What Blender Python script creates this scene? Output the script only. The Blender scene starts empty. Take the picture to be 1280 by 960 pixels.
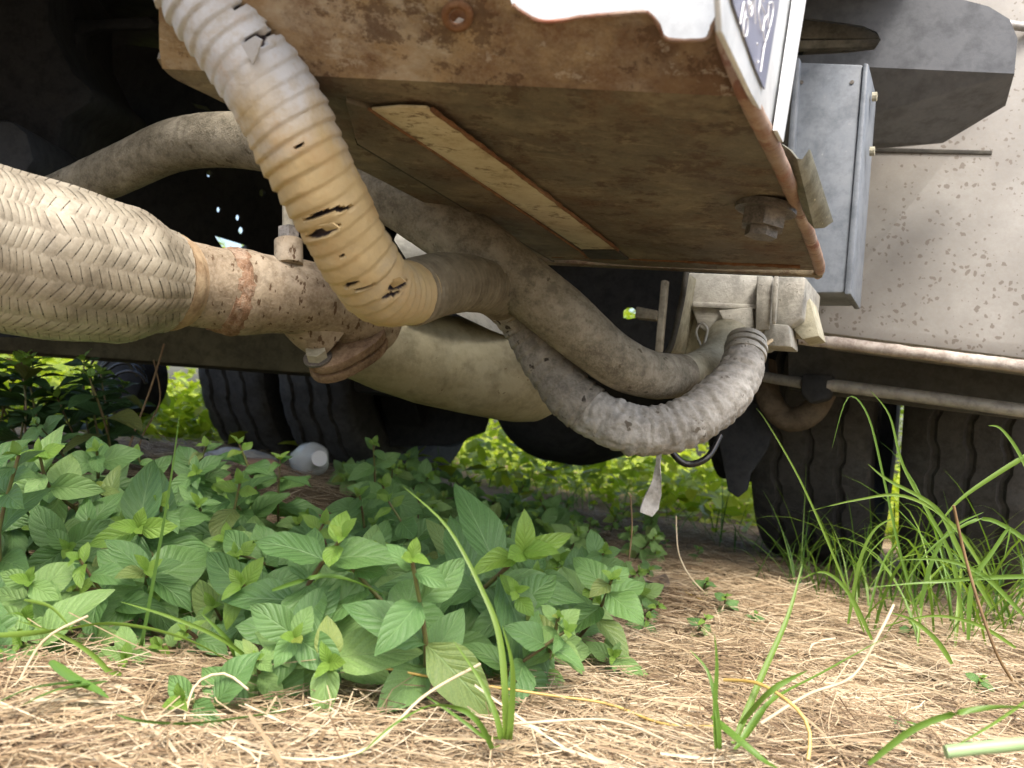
import bpy, bmesh, math, random
from mathutils import Vector, Matrix, noise
import mathutils.geometry as mgeo

random.seed(7)
SC = bpy.context.scene
COL = SC.collection
PI = math.pi

# ------------------------------------------------------------------ camera
F = 1155.0                              # focal length in photograph pixels (1280 wide)
PITCH, ROLL = math.radians(3.2), math.radians(6.0)
CAM = Vector((0, 0, 0.20))
_f = Vector((0, math.cos(PITCH), math.sin(PITCH)))
_u0 = Vector((0, -math.sin(PITCH), math.cos(PITCH)))
_r0 = Vector((1, 0, 0))
RT = _r0 * math.cos(ROLL) + _u0 * math.sin(ROLL)
UPV = -_r0 * math.sin(ROLL) + _u0 * math.cos(ROLL)
FW = _f
cd = bpy.data.cameras.new('camera')
cam = bpy.data.objects.new('camera', cd)
COL.objects.link(cam)
cd.sensor_width = 36.0
cd.lens = 36.0 * F / 1280.0
cd.clip_start = 0.01
cd.clip_end = 400
cd.dof.use_dof = True
cd.dof.focus_distance = 0.80
cd.dof.aperture_fstop = 13.0
M3 = Matrix((RT, UPV, -FW)).transposed()
cam.matrix_world = Matrix.Translation(CAM) @ M3.to_4x4()
SC.camera = cam

# ------------------------------------------------------------------ sky, sun, exposure
SUN_DIR = Vector((0.20, -0.65, 1.02)).normalized()      # towards the sun
w = bpy.data.worlds.new('World')
SC.world = w
w.use_nodes = True
wn = w.node_tree.nodes
bg = wn['Background']
sky = wn.new('ShaderNodeTexSky')
sky.sky_type = 'NISHITA'
sky.sun_disc = False
sky.sun_elevation = math.asin(SUN_DIR.z)
sky.sun_rotation = math.atan2(SUN_DIR.x, SUN_DIR.y)
sky.dust_density = 5.0
sky.air_density = 1.2
bg.inputs['Strength'].default_value = 0.15
w.node_tree.links.new(sky.outputs[0], bg.inputs[0])
sd = bpy.data.lights.new('sun', 'SUN')
sd.energy = 1.5
sd.angle = math.radians(14)
sd.color = (1.0, 0.95, 0.87)
so = bpy.data.objects.new('sun', sd)
COL.objects.link(so)
so.rotation_euler = SUN_DIR.to_track_quat('Z', 'Y').to_euler()
so.location = (3, -1, 5)
vs = SC.view_settings
vs.view_transform = 'Standard'
vs.look = 'None'
vs.gamma = 1.0
vs.exposure = 1.40
vs.use_curve_mapping = False
SC.cycles.max_bounces = 10
SC.cycles.diffuse_bounces = 5
SC.cycles.transparent_max_bounces = 8

# ------------------------------------------------------------------ geometry helpers
def ray(px, py):
    return (FW + RT * ((px - 640) / F) - UPV * ((py - 480) / F))
def at(px, py, d):                       # point at depth d metres along a direction
    return CAM + ray(px, py) * d
def at_z(px, py, z):                     # point where that direction meets height z
    r = ray(px, py)
    return CAM + r * ((z - CAM.z) / r.z)
def at_plane(px, py, p, n):
    r = ray(px, py)
    return CAM + r * ((p - CAM).dot(n) / r.dot(n))
def pix(v):
    d = v - CAM
    z = d.dot(FW)
    return 640 + F * d.dot(RT) / z, 480 - F * d.dot(UPV) / z, z
AX = Vector((0.447, 0.894, 0)).normalized()      # along the truck, front to rear
LAT = Vector((-0.894, 0.447, 0)).normalized()    # across the truck, near side to far side
ZV = Vector((0, 0, 1))

def link(name, me, mat=None, parent=None):
    o = bpy.data.objects.new(name, me)
    COL.objects.link(o)
    if mat is not None and me is not None and len(me.materials) == 0:
        me.materials.append(mat)
    if parent is not None:
        o.parent = parent
        if parent.type == 'EMPTY':
            o.matrix_parent_inverse = Matrix.Translation(-parent.location)
    return o
def tag(o, label, cat, group=None):
    o['label'] = label
    o['category'] = cat
    if group:
        o['group'] = group
    return o
def empty(name, loc):
    o = bpy.data.objects.new(name, None)
    o.empty_display_size = 0.05
    COL.objects.link(o)
    o.location = loc
    return o
def shade(me, angle=40):
    for p in me.polygons:
        p.use_smooth = True
    try:
        me.set_sharp_from_angle(angle=math.radians(angle))
    except Exception:
        pass
def from_bm(bm, name, mat, parent=None, smooth=True, angle=40, label=None):
    me = bpy.data.meshes.new(name)
    bmesh.ops.recalc_face_normals(bm, faces=bm.faces)
    bm.to_mesh(me)
    bm.free()
    if smooth:
        shade(me, angle)
    o = link(name, me, mat, parent)
    if label:
        o['label'] = label
    return o
def plate(name, outer, thick, mat, parent, holes=(), bevel=0.0, label=None):
    """solid plate: outline (with holes) pushed along the vector thick"""
    bm = bmesh.new()
    edges = []
    for loop in [outer] + list(holes):
        vs_ = [bm.verts.new(p) for p in loop]
        for i in range(len(vs_)):
            edges.append(bm.edges.new((vs_[i], vs_[(i + 1) % len(vs_)])))
    if holes:
        bmesh.ops.triangle_fill(bm, edges=edges, use_beauty=True)
    else:
        bm.faces.new(bm.verts[:])
    ret = bmesh.ops.extrude_face_region(bm, geom=bm.faces[:])
    nv = [g for g in ret['geom'] if isinstance(g, bmesh.types.BMVert)]
    bmesh.ops.translate(bm, verts=nv, vec=thick)
    if bevel > 0:
        bmesh.ops.recalc_face_normals(bm, faces=bm.faces)
        es = [e for e in bm.edges if len(e.link_faces) == 2 and e.calc_face_angle(0) > 0.6]
        try:
            bmesh.ops.bevel(bm, geom=es, offset=bevel, segments=2, affect='EDGES', profile=0.5, clamp_overlap=True)
        except Exception:
            pass
    return from_bm(bm, name, mat, parent, True, 35, label)
def pplate(name, pxs, p, n, thick, mat, parent, holes=(), bevel=0.0, label=None):
    return plate(name, [at_plane(x, y, p, n) for x, y in pxs], thick, mat, parent,
                 [[at_plane(x, y, p, n) for x, y in h] for h in holes], bevel, label)
def box(name, c, ex, ey, ez, mat, parent, bevel=0.004, label=None):
    """box from a centre and three half-extent vectors"""
    outer = [c - ex - ey - ez, c + ex - ey - ez, c + ex + ey - ez, c - ex + ey - ez]
    return plate(name, outer, ez * 2, mat, parent, (), bevel, label)
def catmull(pts, per=10):
    out = []
    n = len(pts)
    for i in range(n - 1):
        p0 = pts[max(i - 1, 0)]; p1 = pts[i]; p2 = pts[i + 1]; p3 = pts[min(i + 2, n - 1)]
        for k in range(per):
            t = k / per
            out.append(0.5 * ((2 * p1) + (p2 - p0) * t + (2 * p0 - 5 * p1 + 4 * p2 - p3) * t * t + (3 * p1 - p0 - 3 * p2 + p3) * t ** 3))
    out.append(pts[-1].copy())
    return out
def resample(pts, step):
    d = [0.0]
    for a, b in zip(pts, pts[1:]):
        d.append(d[-1] + (b - a).length)
    L = d[-1]
    n = max(2, int(L / step) + 1)
    out, j = [], 0
    for i in range(n + 1):
        s = L * i / n
        while j < len(d) - 2 and d[j + 1] < s:
            j += 1
        t = (s - d[j]) / max(1e-9, d[j + 1] - d[j])
        out.append(pts[j].lerp(pts[j + 1], t))
    return out, L
def frames(path):
    T = []
    n = len(path)
    for i in range(n):
        t = (path[min(i + 1, n - 1)] - path[max(i - 1, 0)]).normalized()
        T.append(t)
    ref = Vector((0, 0, 1))
    if abs(T[0].dot(ref)) > 0.9:
        ref = Vector((1, 0, 0))
    N = (ref - T[0] * T[0].dot(ref)).normalized()
    out = []
    for i in range(n):
        N = (N - T[i] * T[i].dot(N)).normalized()
        out.append((T[i], N.copy(), T[i].cross(N)))
    return out
def tube(name, pts, rad, mat, parent, seg=20, step=0.01, rf=None, caps=True, per=10, label=None, post=None, raw=False):
    """swept tube; rad is a number or a list per control point; rf(s, angle, point) multiplies the radius"""
    cp = [p.copy() for p in pts]
    path = catmull(cp, per) if len(cp) > 2 else [cp[0].lerp(cp[1], i / 10) for i in range(11)]
    path, L = resample(path, step)
    n = len(path)
    # radius along
    if not isinstance(rad, (list, tuple)):
        rad = [rad] * len(cp)
    cl = [0.0]
    for a, b in zip(cp, cp[1:]):
        cl.append(cl[-1] + (b - a).length)
    def radius(t):
        s = t * cl[-1]
        for k in range(len(cl) - 1):
            if s <= cl[k + 1] + 1e-9:
                q = (s - cl[k]) / max(1e-9, cl[k + 1] - cl[k])
                q = q * q * (3 - 2 * q)
                return rad[k] * (1 - q) + rad[k + 1] * q
        return rad[-1]
    fr = frames(path)
    bm = bmesh.new()
    lay = bm.verts.layers.float.new('tear') if post else None
    rings = []
    for i in range(n):
        t, N, B = fr[i]
        s = L * i / (n - 1)
        r0 = radius(i / (n - 1))
        ring = []
        for j in range(seg):
            a = 2 * PI * j / seg
            dvec = N * math.cos(a) + B * math.sin(a)
            r = r0 * (rf(s, a, path[i] + dvec * r0) if rf else 1.0)
            v = bm.verts.new(path[i] + dvec * r)
            if post:
                k = post(v.co, dvec)
                if k > 0:
                    v[lay] = k
                    v.co = v.co - dvec * (r0 * 0.22 * k)
            ring.append(v)
        rings.append(ring)
    for a, b in zip(rings, rings[1:]):
        for j in range(seg):
            bm.faces.new((a[j], a[(j + 1) % seg], b[(j + 1) % seg], b[j]))
    if caps:
        bm.faces.new(rings[0][::-1])
        bm.faces.new(rings[-1])
    if raw:
        return bm
    return from_bm(bm, name, mat, parent, True, 55, label)
def prism(name, c, axis, r, h, n, mat, parent, bevel=0.0, r2=None, rot=0.0, label=None):
    """n-sided prism/cylinder from centre c along axis"""
    axis = axis.normalized()
    N = axis.orthogonal().normalized()
    B = axis.cross(N)
    r2 = r if r2 is None else r2
    bm = bmesh.new()
    a = [bm.verts.new(c + (N * math.cos(rot + 2 * PI * k / n) + B * math.sin(rot + 2 * PI * k / n)) * r) for k in range(n)]
    b = [bm.verts.new(c + axis * h + (N * math.cos(rot + 2 * PI * k / n) + B * math.sin(rot + 2 * PI * k / n)) * r2) for k in range(n)]
    for k in range(n):
        bm.faces.new((a[k], a[(k + 1) % n], b[(k + 1) % n], b[k]))
    bm.faces.new(a[::-1])
    bm.faces.new(b)
    if bevel:
        es = [e for e in bm.edges if e.calc_face_angle(0) > 0.9]
        bmesh.ops.bevel(bm, geom=es, offset=bevel, segments=2, affect='EDGES', clamp_overlap=True)
    return from_bm(bm, name, mat, parent, True, 32, label)
def lathe(name, c, axis, prof, seg, mat, parent, label=None, rf=None, angle=40):
    """prof: list of (distance along axis, radius)"""
    axis = axis.normalized()
    N = axis.orthogonal().normalized()
    B = axis.cross(N)
    bm = bmesh.new()
    rings = []
    for (h, r) in prof:
        if r < 1e-6:
            rings.append([bm.verts.new(c + axis * h)])
        else:
            rings.append([bm.verts.new(c + axis * h + (N * math.cos(2 * PI * k / seg) + B * math.sin(2 * PI * k / seg)) * r * (rf(h, 2 * PI * k / seg) if rf else 1)) for k in range(seg)])
    for a, b in zip(rings, rings[1:]):
        for k in range(seg):
            k2 = (k + 1) % seg
            if len(a) == 1 and len(b) == 1:
                continue
            if len(a) == 1:
                bm.faces.new((a[0], b[k2], b[k]))
            elif len(b) == 1:
                bm.faces.new((a[k], a[k2], b[0]))
            else:
                bm.faces.new((a[k], a[k2], b[k2], b[k]))
    return from_bm(bm, name, mat, parent, True, angle, label)

# ------------------------------------------------------------------ materials
class NT:
    def __init__(self, name):
        self.m = bpy.data.materials.new(name)
        self.m.use_nodes = True
        self.t = self.m.node_tree
        self.b = self.t.nodes['Principled BSDF']
        self.out = self.t.nodes['Material Output']
        self.tc = self.t.nodes.new('ShaderNodeTexCoord')
    def n(self, typ, **kw):
        nd = self.t.nodes.new(typ)
        for k, v in kw.items():
            setattr(nd, k, v)
        return nd
    def l(self, a, b):
        self.t.links.new(a, b)
    def noise(self, scale, detail=6, rough=0.6, stretch=None, vec=None, dist=0.0, rot=None):
        src = vec or self.tc.outputs['Object']
        if stretch:
            mp = self.n('ShaderNodeMapping')
            mp.inputs['Scale'].default_value = stretch
            if rot:
                mp.inputs['Rotation'].default_value = rot
            self.l(src, mp.inputs[0])
            src = mp.outputs[0]
        nd = self.n('ShaderNodeTexNoise')
        nd.inputs['Scale'].default_value = scale
        nd.inputs['Detail'].default_value = detail
        nd.inputs['Roughness'].default_value = rough
        nd.inputs['Distortion'].default_value = dist
        self.l(src, nd.inputs['Vector'])
        return nd.outputs['Fac']
    def ramp(self, fac, stops, interp='LINEAR'):
        nd = self.n('ShaderNodeValToRGB')
        nd.color_ramp.interpolation = interp
        el = nd.color_ramp.elements
        while len(el) < len(stops):
            el.new(0.5)
        for e, (p, c) in zip(el, stops):
            e.position = p
            e.color = (*c, 1) if len(c) == 3 else c
        self.l(fac, nd.inputs[0])
        return nd.outputs[0]
    def mix(self, fac, a, b, mode='MIX'):
        nd = self.n('ShaderNodeMix', data_type='RGBA', blend_type=mode)
        for s, v in ((nd.inputs[0], fac), (nd.inputs[6], a), (nd.inputs[7], b)):
            if isinstance(v, (int, float)):
                s.default_value = v
            elif isinstance(v, (tuple, list)):
                s.default_value = (*v, 1) if len(v) == 3 else v
            else:
                self.l(v, s)
        return nd.outputs[2]
    def math(self, op, a, b=None, c=None):
        nd = self.n('ShaderNodeMath', operation=op)
        for s, v in zip(nd.inputs, (a, b, c)):
            if v is None:
                continue
            if isinstance(v, (int, float)):
                s.default_value = v
            else:
                self.l(v, s)
        return nd.outputs[0]
    def bump(self, h, strength=0.3, dist=0.002):
        nd = self.n('ShaderNodeBump')
        nd.inputs['Strength'].default_value = strength
        nd.inputs['Distance'].default_value = dist
        self.l(h, nd.inputs['Height'])
        self.l(nd.outputs[0], self.b.inputs['Normal'])
    def col(self, c):
        if isinstance(c, tuple):
            self.b.inputs['Base Color'].default_value = (*c, 1)
        else:
            self.l(c, self.b.inputs['Base Color'])
    def set(self, rough=0.6, metal=0.0, spec=0.5):
        if isinstance(rough, float):
            self.b.inputs['Roughness'].default_value = rough
        else:
            self.l(rough, self.b.inputs['Roughness'])
        self.b.inputs['Metallic'].default_value = metal
        self.b.inputs['Specular IOR Level'].default_value = spec
G = lambda v: (v, v, v)
def grime(name, c1, c2, c3, s1=9, s2=60, rough=0.75, metal=0.0, spec=0.3, bump=0.4, bdist=0.001, speck=None, speck_t=0.68, speck_s=140, spec_dir=None):
    """dirty surface: large patches of three colours, fine dust, optional specks"""
    m = NT(name)
    a = m.noise(s1, 8, 0.65, dist=0.4)
    base = m.ramp(a, [(0.32, c1), (0.5, c2), (0.68, c3)])
    fine = m.noise(s2 * 4, 6, 0.7)
    base = m.mix(m.ramp(fine, [(0.3, G(0)), (0.75, G(0.55))]), base, c3)
    mid = m.noise(s2, 5, 0.6)
    base = m.mix(0.35, base, m.ramp(mid, [(0.3, tuple(x * 0.45 for x in c1)), (0.6, c2)]), 'MULTIPLY') if False else base
    base = m.mix(m.ramp(mid, [(0.35, G(0.5)), (0.55, G(0))]), base, tuple(x * 0.6 for x in c1))
    if speck:
        sp = m.noise(speck_s, 3, 0.6, spec_dir)
        base = m.mix(m.ramp(sp, [(speck_t, G(0)), (speck_t + 0.04, G(1))]), base, speck)
    m.col(base)
    m.set(rough, metal, spec)
    m.bump(m.math('ADD', fine, m.math('MULTIPLY', mid, 1.5)), bump, bdist)
    return m.m

M = {}
# rusty tray: streaks run across the truck, with pale mud and dark rust
def tray_mat(name, lo, mid, hi, rust, stain=False):
    m = NT(name)
    st = m.noise(13, 12, 0.72, (0.9, 1.2, 1.2), dist=0.2)
    base = m.ramp(st, [(0.30, lo), (0.5, mid), (0.68, hi)])
    r = m.noise(15, 12, 0.78)
    base = m.mix(m.ramp(r, [(0.50, G(0)), (0.62, G(0.85))]), base, rust)
    grey = m.noise(8, 8, 0.7)
    base = m.mix(m.ramp(grey, [(0.48, G(0)), (0.66, G(0.7))]), base, (mid[0] * .72, mid[1] * .85, mid[2] * .98))
    fine = m.noise(420, 6, 0.75)
    base = m.mix(m.ramp(fine, [(0.45, G(0)), (0.8, G(0.35))]), base, hi)
    streak = m.noise(38, 9, 0.75, (0.5, 1.6, 1.6))
    base = m.mix(m.ramp(streak, [(0.58, G(0)), (0.70, G(0.6))]), base, tuple(v * 0.5 for v in lo))
    blot = m.noise(34, 6, 0.65)
    base = m.mix(m.ramp(blot, [(0.27, G(0.75)), (0.42, G(0))]), base, tuple(v * 0.5 for v in lo))
    if stain:                                  # the end beside the cabinet has rusted through its paint
        sx = m.n('ShaderNodeSeparateXYZ'); m.l(m.tc.outputs['Object'], sx.inputs[0])
        k = m.math('ADD', m.math('MULTIPLY_ADD', sx.outputs[0], 5.0, .36), m.math('MULTIPLY', m.math('SUBTRACT', m.noise(9, 8, .65), .5), 1.6))
        base = m.mix(m.ramp(k, [(0.35, G(0)), (0.75, G(0.85))]), base, tuple(v * .9 for v in rust))
    flake = m.noise(24, 14, 0.78)
    base = m.mix(m.ramp(flake, [(0.545, G(0)), (0.565, G(0.7))]), base, tuple(v * 0.62 for v in rust))
    mud = m.noise(30, 14, 0.8, vec=None, stretch=(1.0, 1.3, 1.3))
    base = m.mix(m.ramp(mud, [(0.57, G(0)), (0.60, G(0.55))]), base, hi)
    scr = m.noise(70, 6, 0.6, (0.12, 3.0, 3.0), rot=(0, 0, .35))
    base = m.mix(m.ramp(scr, [(0.70, G(0)), (0.73, G(0.45))]), base, tuple(v * 1.25 for v in hi))
    m.set(m.ramp(r, [(0.3, G(0.5)), (0.7, G(0.85))]), 0.0, 0.35)
    pit = m.noise(230, 4, 0.6)
    base2 = m.mix(m.ramp(pit, [(0.27, G(0.6)), (0.36, G(0))]), base, tuple(v * 0.35 for v in lo))
    m.col(base2)
    m.bump(m.math('ADD', m.math('ADD', m.noise(150, 8, 0.75), st), m.math('MULTIPLY', m.ramp(r, [(.5, G(0)), (.56, G(1))]), .5)), 0.55, 0.0010)
    return m.m
M['tray'] = tray_mat('rusty_tray', (0.075, 0.058, 0.040), (0.135, 0.108, 0.072), (0.26, 0.22, 0.145), (0.105, 0.058, 0.034))
M['flange'] = tray_mat('rusty_flange', (0.16, 0.105, 0.062), (0.30, 0.215, 0.125), (0.46, 0.42, 0.36), (0.125, 0.062, 0.033), True)
M['lip'] = tray_mat('rusty_lip', (0.17, 0.10, 0.065), (0.29, 0.19, 0.135), (0.45, 0.35, 0.28), (0.27, 0.085, 0.045))
M['rust'] = grime('deep_rust', (0.10, 0.042, 0.018), (0.17, 0.075, 0.03), (0.24, 0.15, 0.09), 30, 90, 0.9)
m = NT('old_paint_strip')
st = m.noise(30, 10, 0.75)
b = m.ramp(st, [(0.3, (0.24, 0.17, 0.09)), (0.45, (0.50, 0.43, 0.28)), (0.7, (0.64, 0.59, 0.43))])
b = m.mix(m.ramp(m.noise(42, 10, 0.78, (0.8, 1.4, 1.4)), [(0.55, G(0)), (0.60, G(0.85))]), b, (0.13, 0.08, 0.04))
m.col(b); m.set(0.65, 0, 0.35); m.bump(st, 0.2, 0.001)
M['strip'] = m.m
M['dark_steel'] = grime('dark_steel', (0.03, 0.03, 0.028), (0.05, 0.048, 0.042), (0.09, 0.085, 0.07), 12, 60, 0.8)
M['black'] = grime('shaded_underside', (0.022, 0.025, 0.032), (0.03, 0.033, 0.04), (0.045, 0.047, 0.05), 8, 50, 0.85, spec=0.2)  # under-truck shade painted in as a bluish near-black
M['olive'] = grime('olive_dirt_beam', (0.05, 0.045, 0.028), (0.075, 0.068, 0.042), (0.11, 0.10, 0.06), 10, 50, 0.9)
M['bolt'] = grime('greasy_bolt', (0.06, 0.055, 0.05), (0.12, 0.11, 0.10), (0.3, 0.27, 0.24), 50, 180, 0.5, 0.4, 0.5)
M['alu'] = grime('dusty_aluminium', (0.22, 0.215, 0.19), (0.33, 0.325, 0.29), (0.43, 0.42, 0.38), 18, 70, 0.6, 0.25, 0.4, speck=(0.16, 0.15, 0.13), speck_t=0.66)
M['alu_tan'] = grime('dusty_bracket', (0.26, 0.25, 0.18), (0.36, 0.345, 0.26), (0.45, 0.43, 0.34), 20, 70, 0.75, 0.1, speck=(0.2, 0.18, 0.12))
M['braid'] = grime('braided_steel', (0.24, 0.205, 0.15), (0.35, 0.31, 0.235), (0.45, 0.41, 0.33), 20, 60, 0.5, 0.3, 0.4, 0.25, 0.0006, speck=(0.2, 0.15, 0.09), speck_t=0.72, speck_s=70)
M['pipe'] = grime('muddy_exhaust', (0.18, 0.13, 0.08), (0.30, 0.24, 0.165), (0.42, 0.36, 0.28), 22, 90, 0.8, 0.1, 0.3, 0.5, 0.0012, speck=(0.10, 0.062, 0.035), speck_t=0.60, speck_s=130, spec_dir=(1.6, 1.0, 0.55))
M['rustband'] = grime('rusty_weld', (0.12, 0.05, 0.022), (0.24, 0.12, 0.06), (0.45, 0.36, 0.27), 60, 160, 0.9, 0.0, 0.3, 0.8, 0.002)
M['collar'] = grime('brown_collar', (0.20, 0.12, 0.06), (0.31, 0.21, 0.12), (0.4, 0.31, 0.2), 24, 80, 0.8)
M['flangerust'] = grime('rusty_clamp', (0.10, 0.058, 0.032), (0.19, 0.12, 0.07), (0.32, 0.24, 0.16), 40, 120, 0.85, bump=0.8)
M['muffler'] = grime('dusty_muffler', (0.21, 0.185, 0.11), (0.29, 0.262, 0.165), (0.37, 0.345, 0.245), 11, 40, 0.7, 0.1, 0.35, 0.25, 0.001, speck=(0.15, 0.12, 0.07), speck_t=0.69, speck_s=120)
M['shield'] = grime('heat_shield', (0.26, 0.255, 0.22), (0.36, 0.355, 0.31), (0.5, 0.49, 0.43), 16, 60, 0.5, 0.4)
M['grey_hose'] = grime('dusty_grey_hose', (0.105, 0.09, 0.063), (0.185, 0.163, 0.12), (0.32, 0.292, 0.232), 30, 120, 0.85, 0, 0.25, 0.6, 0.0018, speck=(0.09, 0.075, 0.05), speck_t=0.66, speck_s=90)
M['duct'] = grime('wrinkled_duct', (0.20, 0.192, 0.172), (0.30, 0.29, 0.265), (0.40, 0.388, 0.36), 26, 90, 0.75, 0.05, 0.3, 0.6, 0.0015, speck=(0.12, 0.105, 0.085), speck_t=0.64, speck_s=75)
def yellow():
    m = NT('aged_white_tape')
    a = m.noise(13, 8, 0.65, dist=0.5)
    hz = m.n('ShaderNodeSeparateXYZ'); m.l(m.tc.outputs['Object'], hz.inputs[0])
    # upper run whiter with bluish skylight painted in, the lower one has yellowed
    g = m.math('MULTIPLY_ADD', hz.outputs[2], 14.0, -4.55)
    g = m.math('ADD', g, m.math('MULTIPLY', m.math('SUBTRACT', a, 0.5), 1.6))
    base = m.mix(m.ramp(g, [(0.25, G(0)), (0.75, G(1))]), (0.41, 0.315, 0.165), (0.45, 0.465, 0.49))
    base = m.mix(m.ramp(m.noise(30, 7, 0.7), [(0.5, G(0)), (0.68, G(0.75))]), base, (0.34, 0.22, 0.10))
    base = m.mix(m.ramp(m.noise(19, 7, 0.7), [(0.54, G(0)), (0.7, G(0.6))]), base, (0.27, 0.24, 0.19))
    base = m.mix(m.ramp(m.noise(120, 6, 0.7), [(0.3, G(0.5)), (0.5, G(0))]), base, (0.30, 0.23, 0.13))
    at_ = m.n('ShaderNodeAttribute', attribute_name='tear')
    base = m.mix(m.ramp(at_.outputs['Fac'], [(0.25, G(0)), (0.5, G(1))]), base, (0.035, 0.025, 0.03))
    m.col(base)
    m.set(0.6, 0.0, 0.4)
    m.bump(m.math('ADD', m.noise(260, 5, 0.7), m.math('MULTIPLY', m.noise(60, 5, 0.6), 2.0)), 0.35, 0.0012)
    return m.m
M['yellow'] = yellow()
m = NT('dark_ribbed_hose')
b = m.ramp(m.noise(60, 7, 0.7), [(0.3, (0.09, 0.074, 0.048)), (0.6, (0.17, 0.145, 0.10)), (0.8, (0.26, 0.23, 0.17))])
m.col(b); m.set(0.8, 0, 0.3); m.bump(m.noise(200), 0.4, 0.001)
M['ribbed'] = m.m
M['white_paint'] = grime('white_paint', (0.62, 0.66, 0.69), (0.70, 0.73, 0.75), (0.74, 0.77, 0.79), 5, 30, 0.35, 0, 0.5, 0.05)
m = NT('navy_sticker'); m.col(m.ramp(m.noise(25), [(0.3, (0.11, 0.12, 0.19)), (0.7, (0.18, 0.19, 0.27))])); m.set(0.3, 0, 0.5)
M['sticker'] = m.m
m = NT('white_lettering'); m.col((0.85, 0.86, 0.88)); m.set(0.45)
M['letter'] = m.m
M['bluebox'] = grime('blue_grey_box', (0.125, 0.15, 0.185), (0.165, 0.19, 0.225), (0.23, 0.255, 0.285), 7, 40, 0.5, 0, 0.45, 0.15, speck=(0.3, 0.31, 0.32), speck_t=0.72, speck_s=160)
M['guard'] = grime('dark_plastic_guard', (0.075, 0.082, 0.095), (0.10, 0.108, 0.122), (0.14, 0.148, 0.162), 6, 40, 0.45, 0, 0.5, 0.15, speck=(0.3, 0.3, 0.3), speck_t=0.75, speck_s=90)
def tank():
    m = NT('spotted_tank')
    base = m.ramp(m.noise(9, 8, 0.65), [(0.3, (0.27, 0.262, 0.248)), (0.55, (0.355, 0.347, 0.33)), (0.75, (0.43, 0.422, 0.405))])
    base = m.mix(m.ramp(m.noise(220, 6, 0.75), [(0.4, G(0)), (0.8, G(0.5))]), base, (0.30, 0.27, 0.23))
    v = m.n('ShaderNodeTexVoronoi'); v.inputs['Scale'].default_value = 135; v.inputs['Randomness'].default_value = 1
    wv = m.n('ShaderNodeVectorMath', operation='ADD')
    m.l(m.tc.outputs['Object'], wv.inputs[0])
    nz = m.n('ShaderNodeTexNoise'); nz.inputs['Scale'].default_value = 120; m.l(m.tc.outputs['Object'], nz.inputs['Vector'])
    sc_ = m.n('ShaderNodeVectorMath', operation='SCALE'); sc_.inputs['Scale'].default_value = 0.010
    m.l(nz.outputs['Color'], sc_.inputs[0]); m.l(sc_.outputs[0], wv.inputs[1]); m.l(wv.outputs[0], v.inputs['Vector'])
    # a spot where the cell is chosen and the point is near its centre
    sep = m.n('ShaderNodeSeparateColor'); m.l(v.outputs['Color'], sep.inputs[0])
    zone = m.noise(7, 3, 0.5)
    rad = m.math('MULTIPLY', m.math('POWER', sep.outputs[0], 1.5), 0.46)
    rad = m.math('MULTIPLY', rad, m.ramp(zone, [(0.34, G(0.2)), (0.52, G(1.0))]))
    spot = m.math('LESS_THAN', v.outputs['Distance'], rad)
    base = m.mix(m.math('MULTIPLY', spot, 0.65), base, (0.16, 0.13, 0.105))
    m.col(base); m.set(0.55, 0.1, 0.4); m.bump(m.noise(160, 5, 0.6), 0.2, 0.001)
    return m.m
M['tank'] = tank()
M['tanklip'] = grime('rusty_tank_lip', (0.25, 0.2, 0.17), (0.37, 0.32, 0.28), (0.55, 0.51, 0.47), 30, 80, 0.8, speck=(0.17, 0.11, 0.08))
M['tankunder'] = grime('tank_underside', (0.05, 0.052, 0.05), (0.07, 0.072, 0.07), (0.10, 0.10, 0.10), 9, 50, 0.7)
M['bar'] = grime('grey_bar', (0.25, 0.25, 0.25), (0.34, 0.34, 0.335), (0.45, 0.44, 0.43), 20, 80, 0.5, 0.3)
M['tyre'] = grime('worn_tyre', (0.038, 0.039, 0.042), (0.052, 0.053, 0.056), (0.085, 0.084, 0.082), 14, 60, 0.75, 0, 0.35, 0.5, 0.0015, speck=(0.11, 0.105, 0.095), speck_t=0.7, speck_s=110)
M['rim'] = grime('steel_rim', (0.12, 0.11, 0.10), (0.2, 0.19, 0.17), (0.28, 0.26, 0.24), 16, 60, 0.6, 0.4)
m = NT('black_cable'); m.col((0.012, 0.012, 0.014)); m.set(0.25, 0, 0.6)
M['cable'] = m.m
M['tan_bar'] = grime('tan_bracket', (0.16, 0.145, 0.11), (0.23, 0.21, 0.165), (0.33, 0.31, 0.25), 18, 70, 0.8)
M['brown_hose'] = grime('brown_hose', (0.07, 0.055, 0.04), (0.11, 0.088, 0.065), (0.16, 0.13, 0.1), 20, 70, 0.8)

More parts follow.
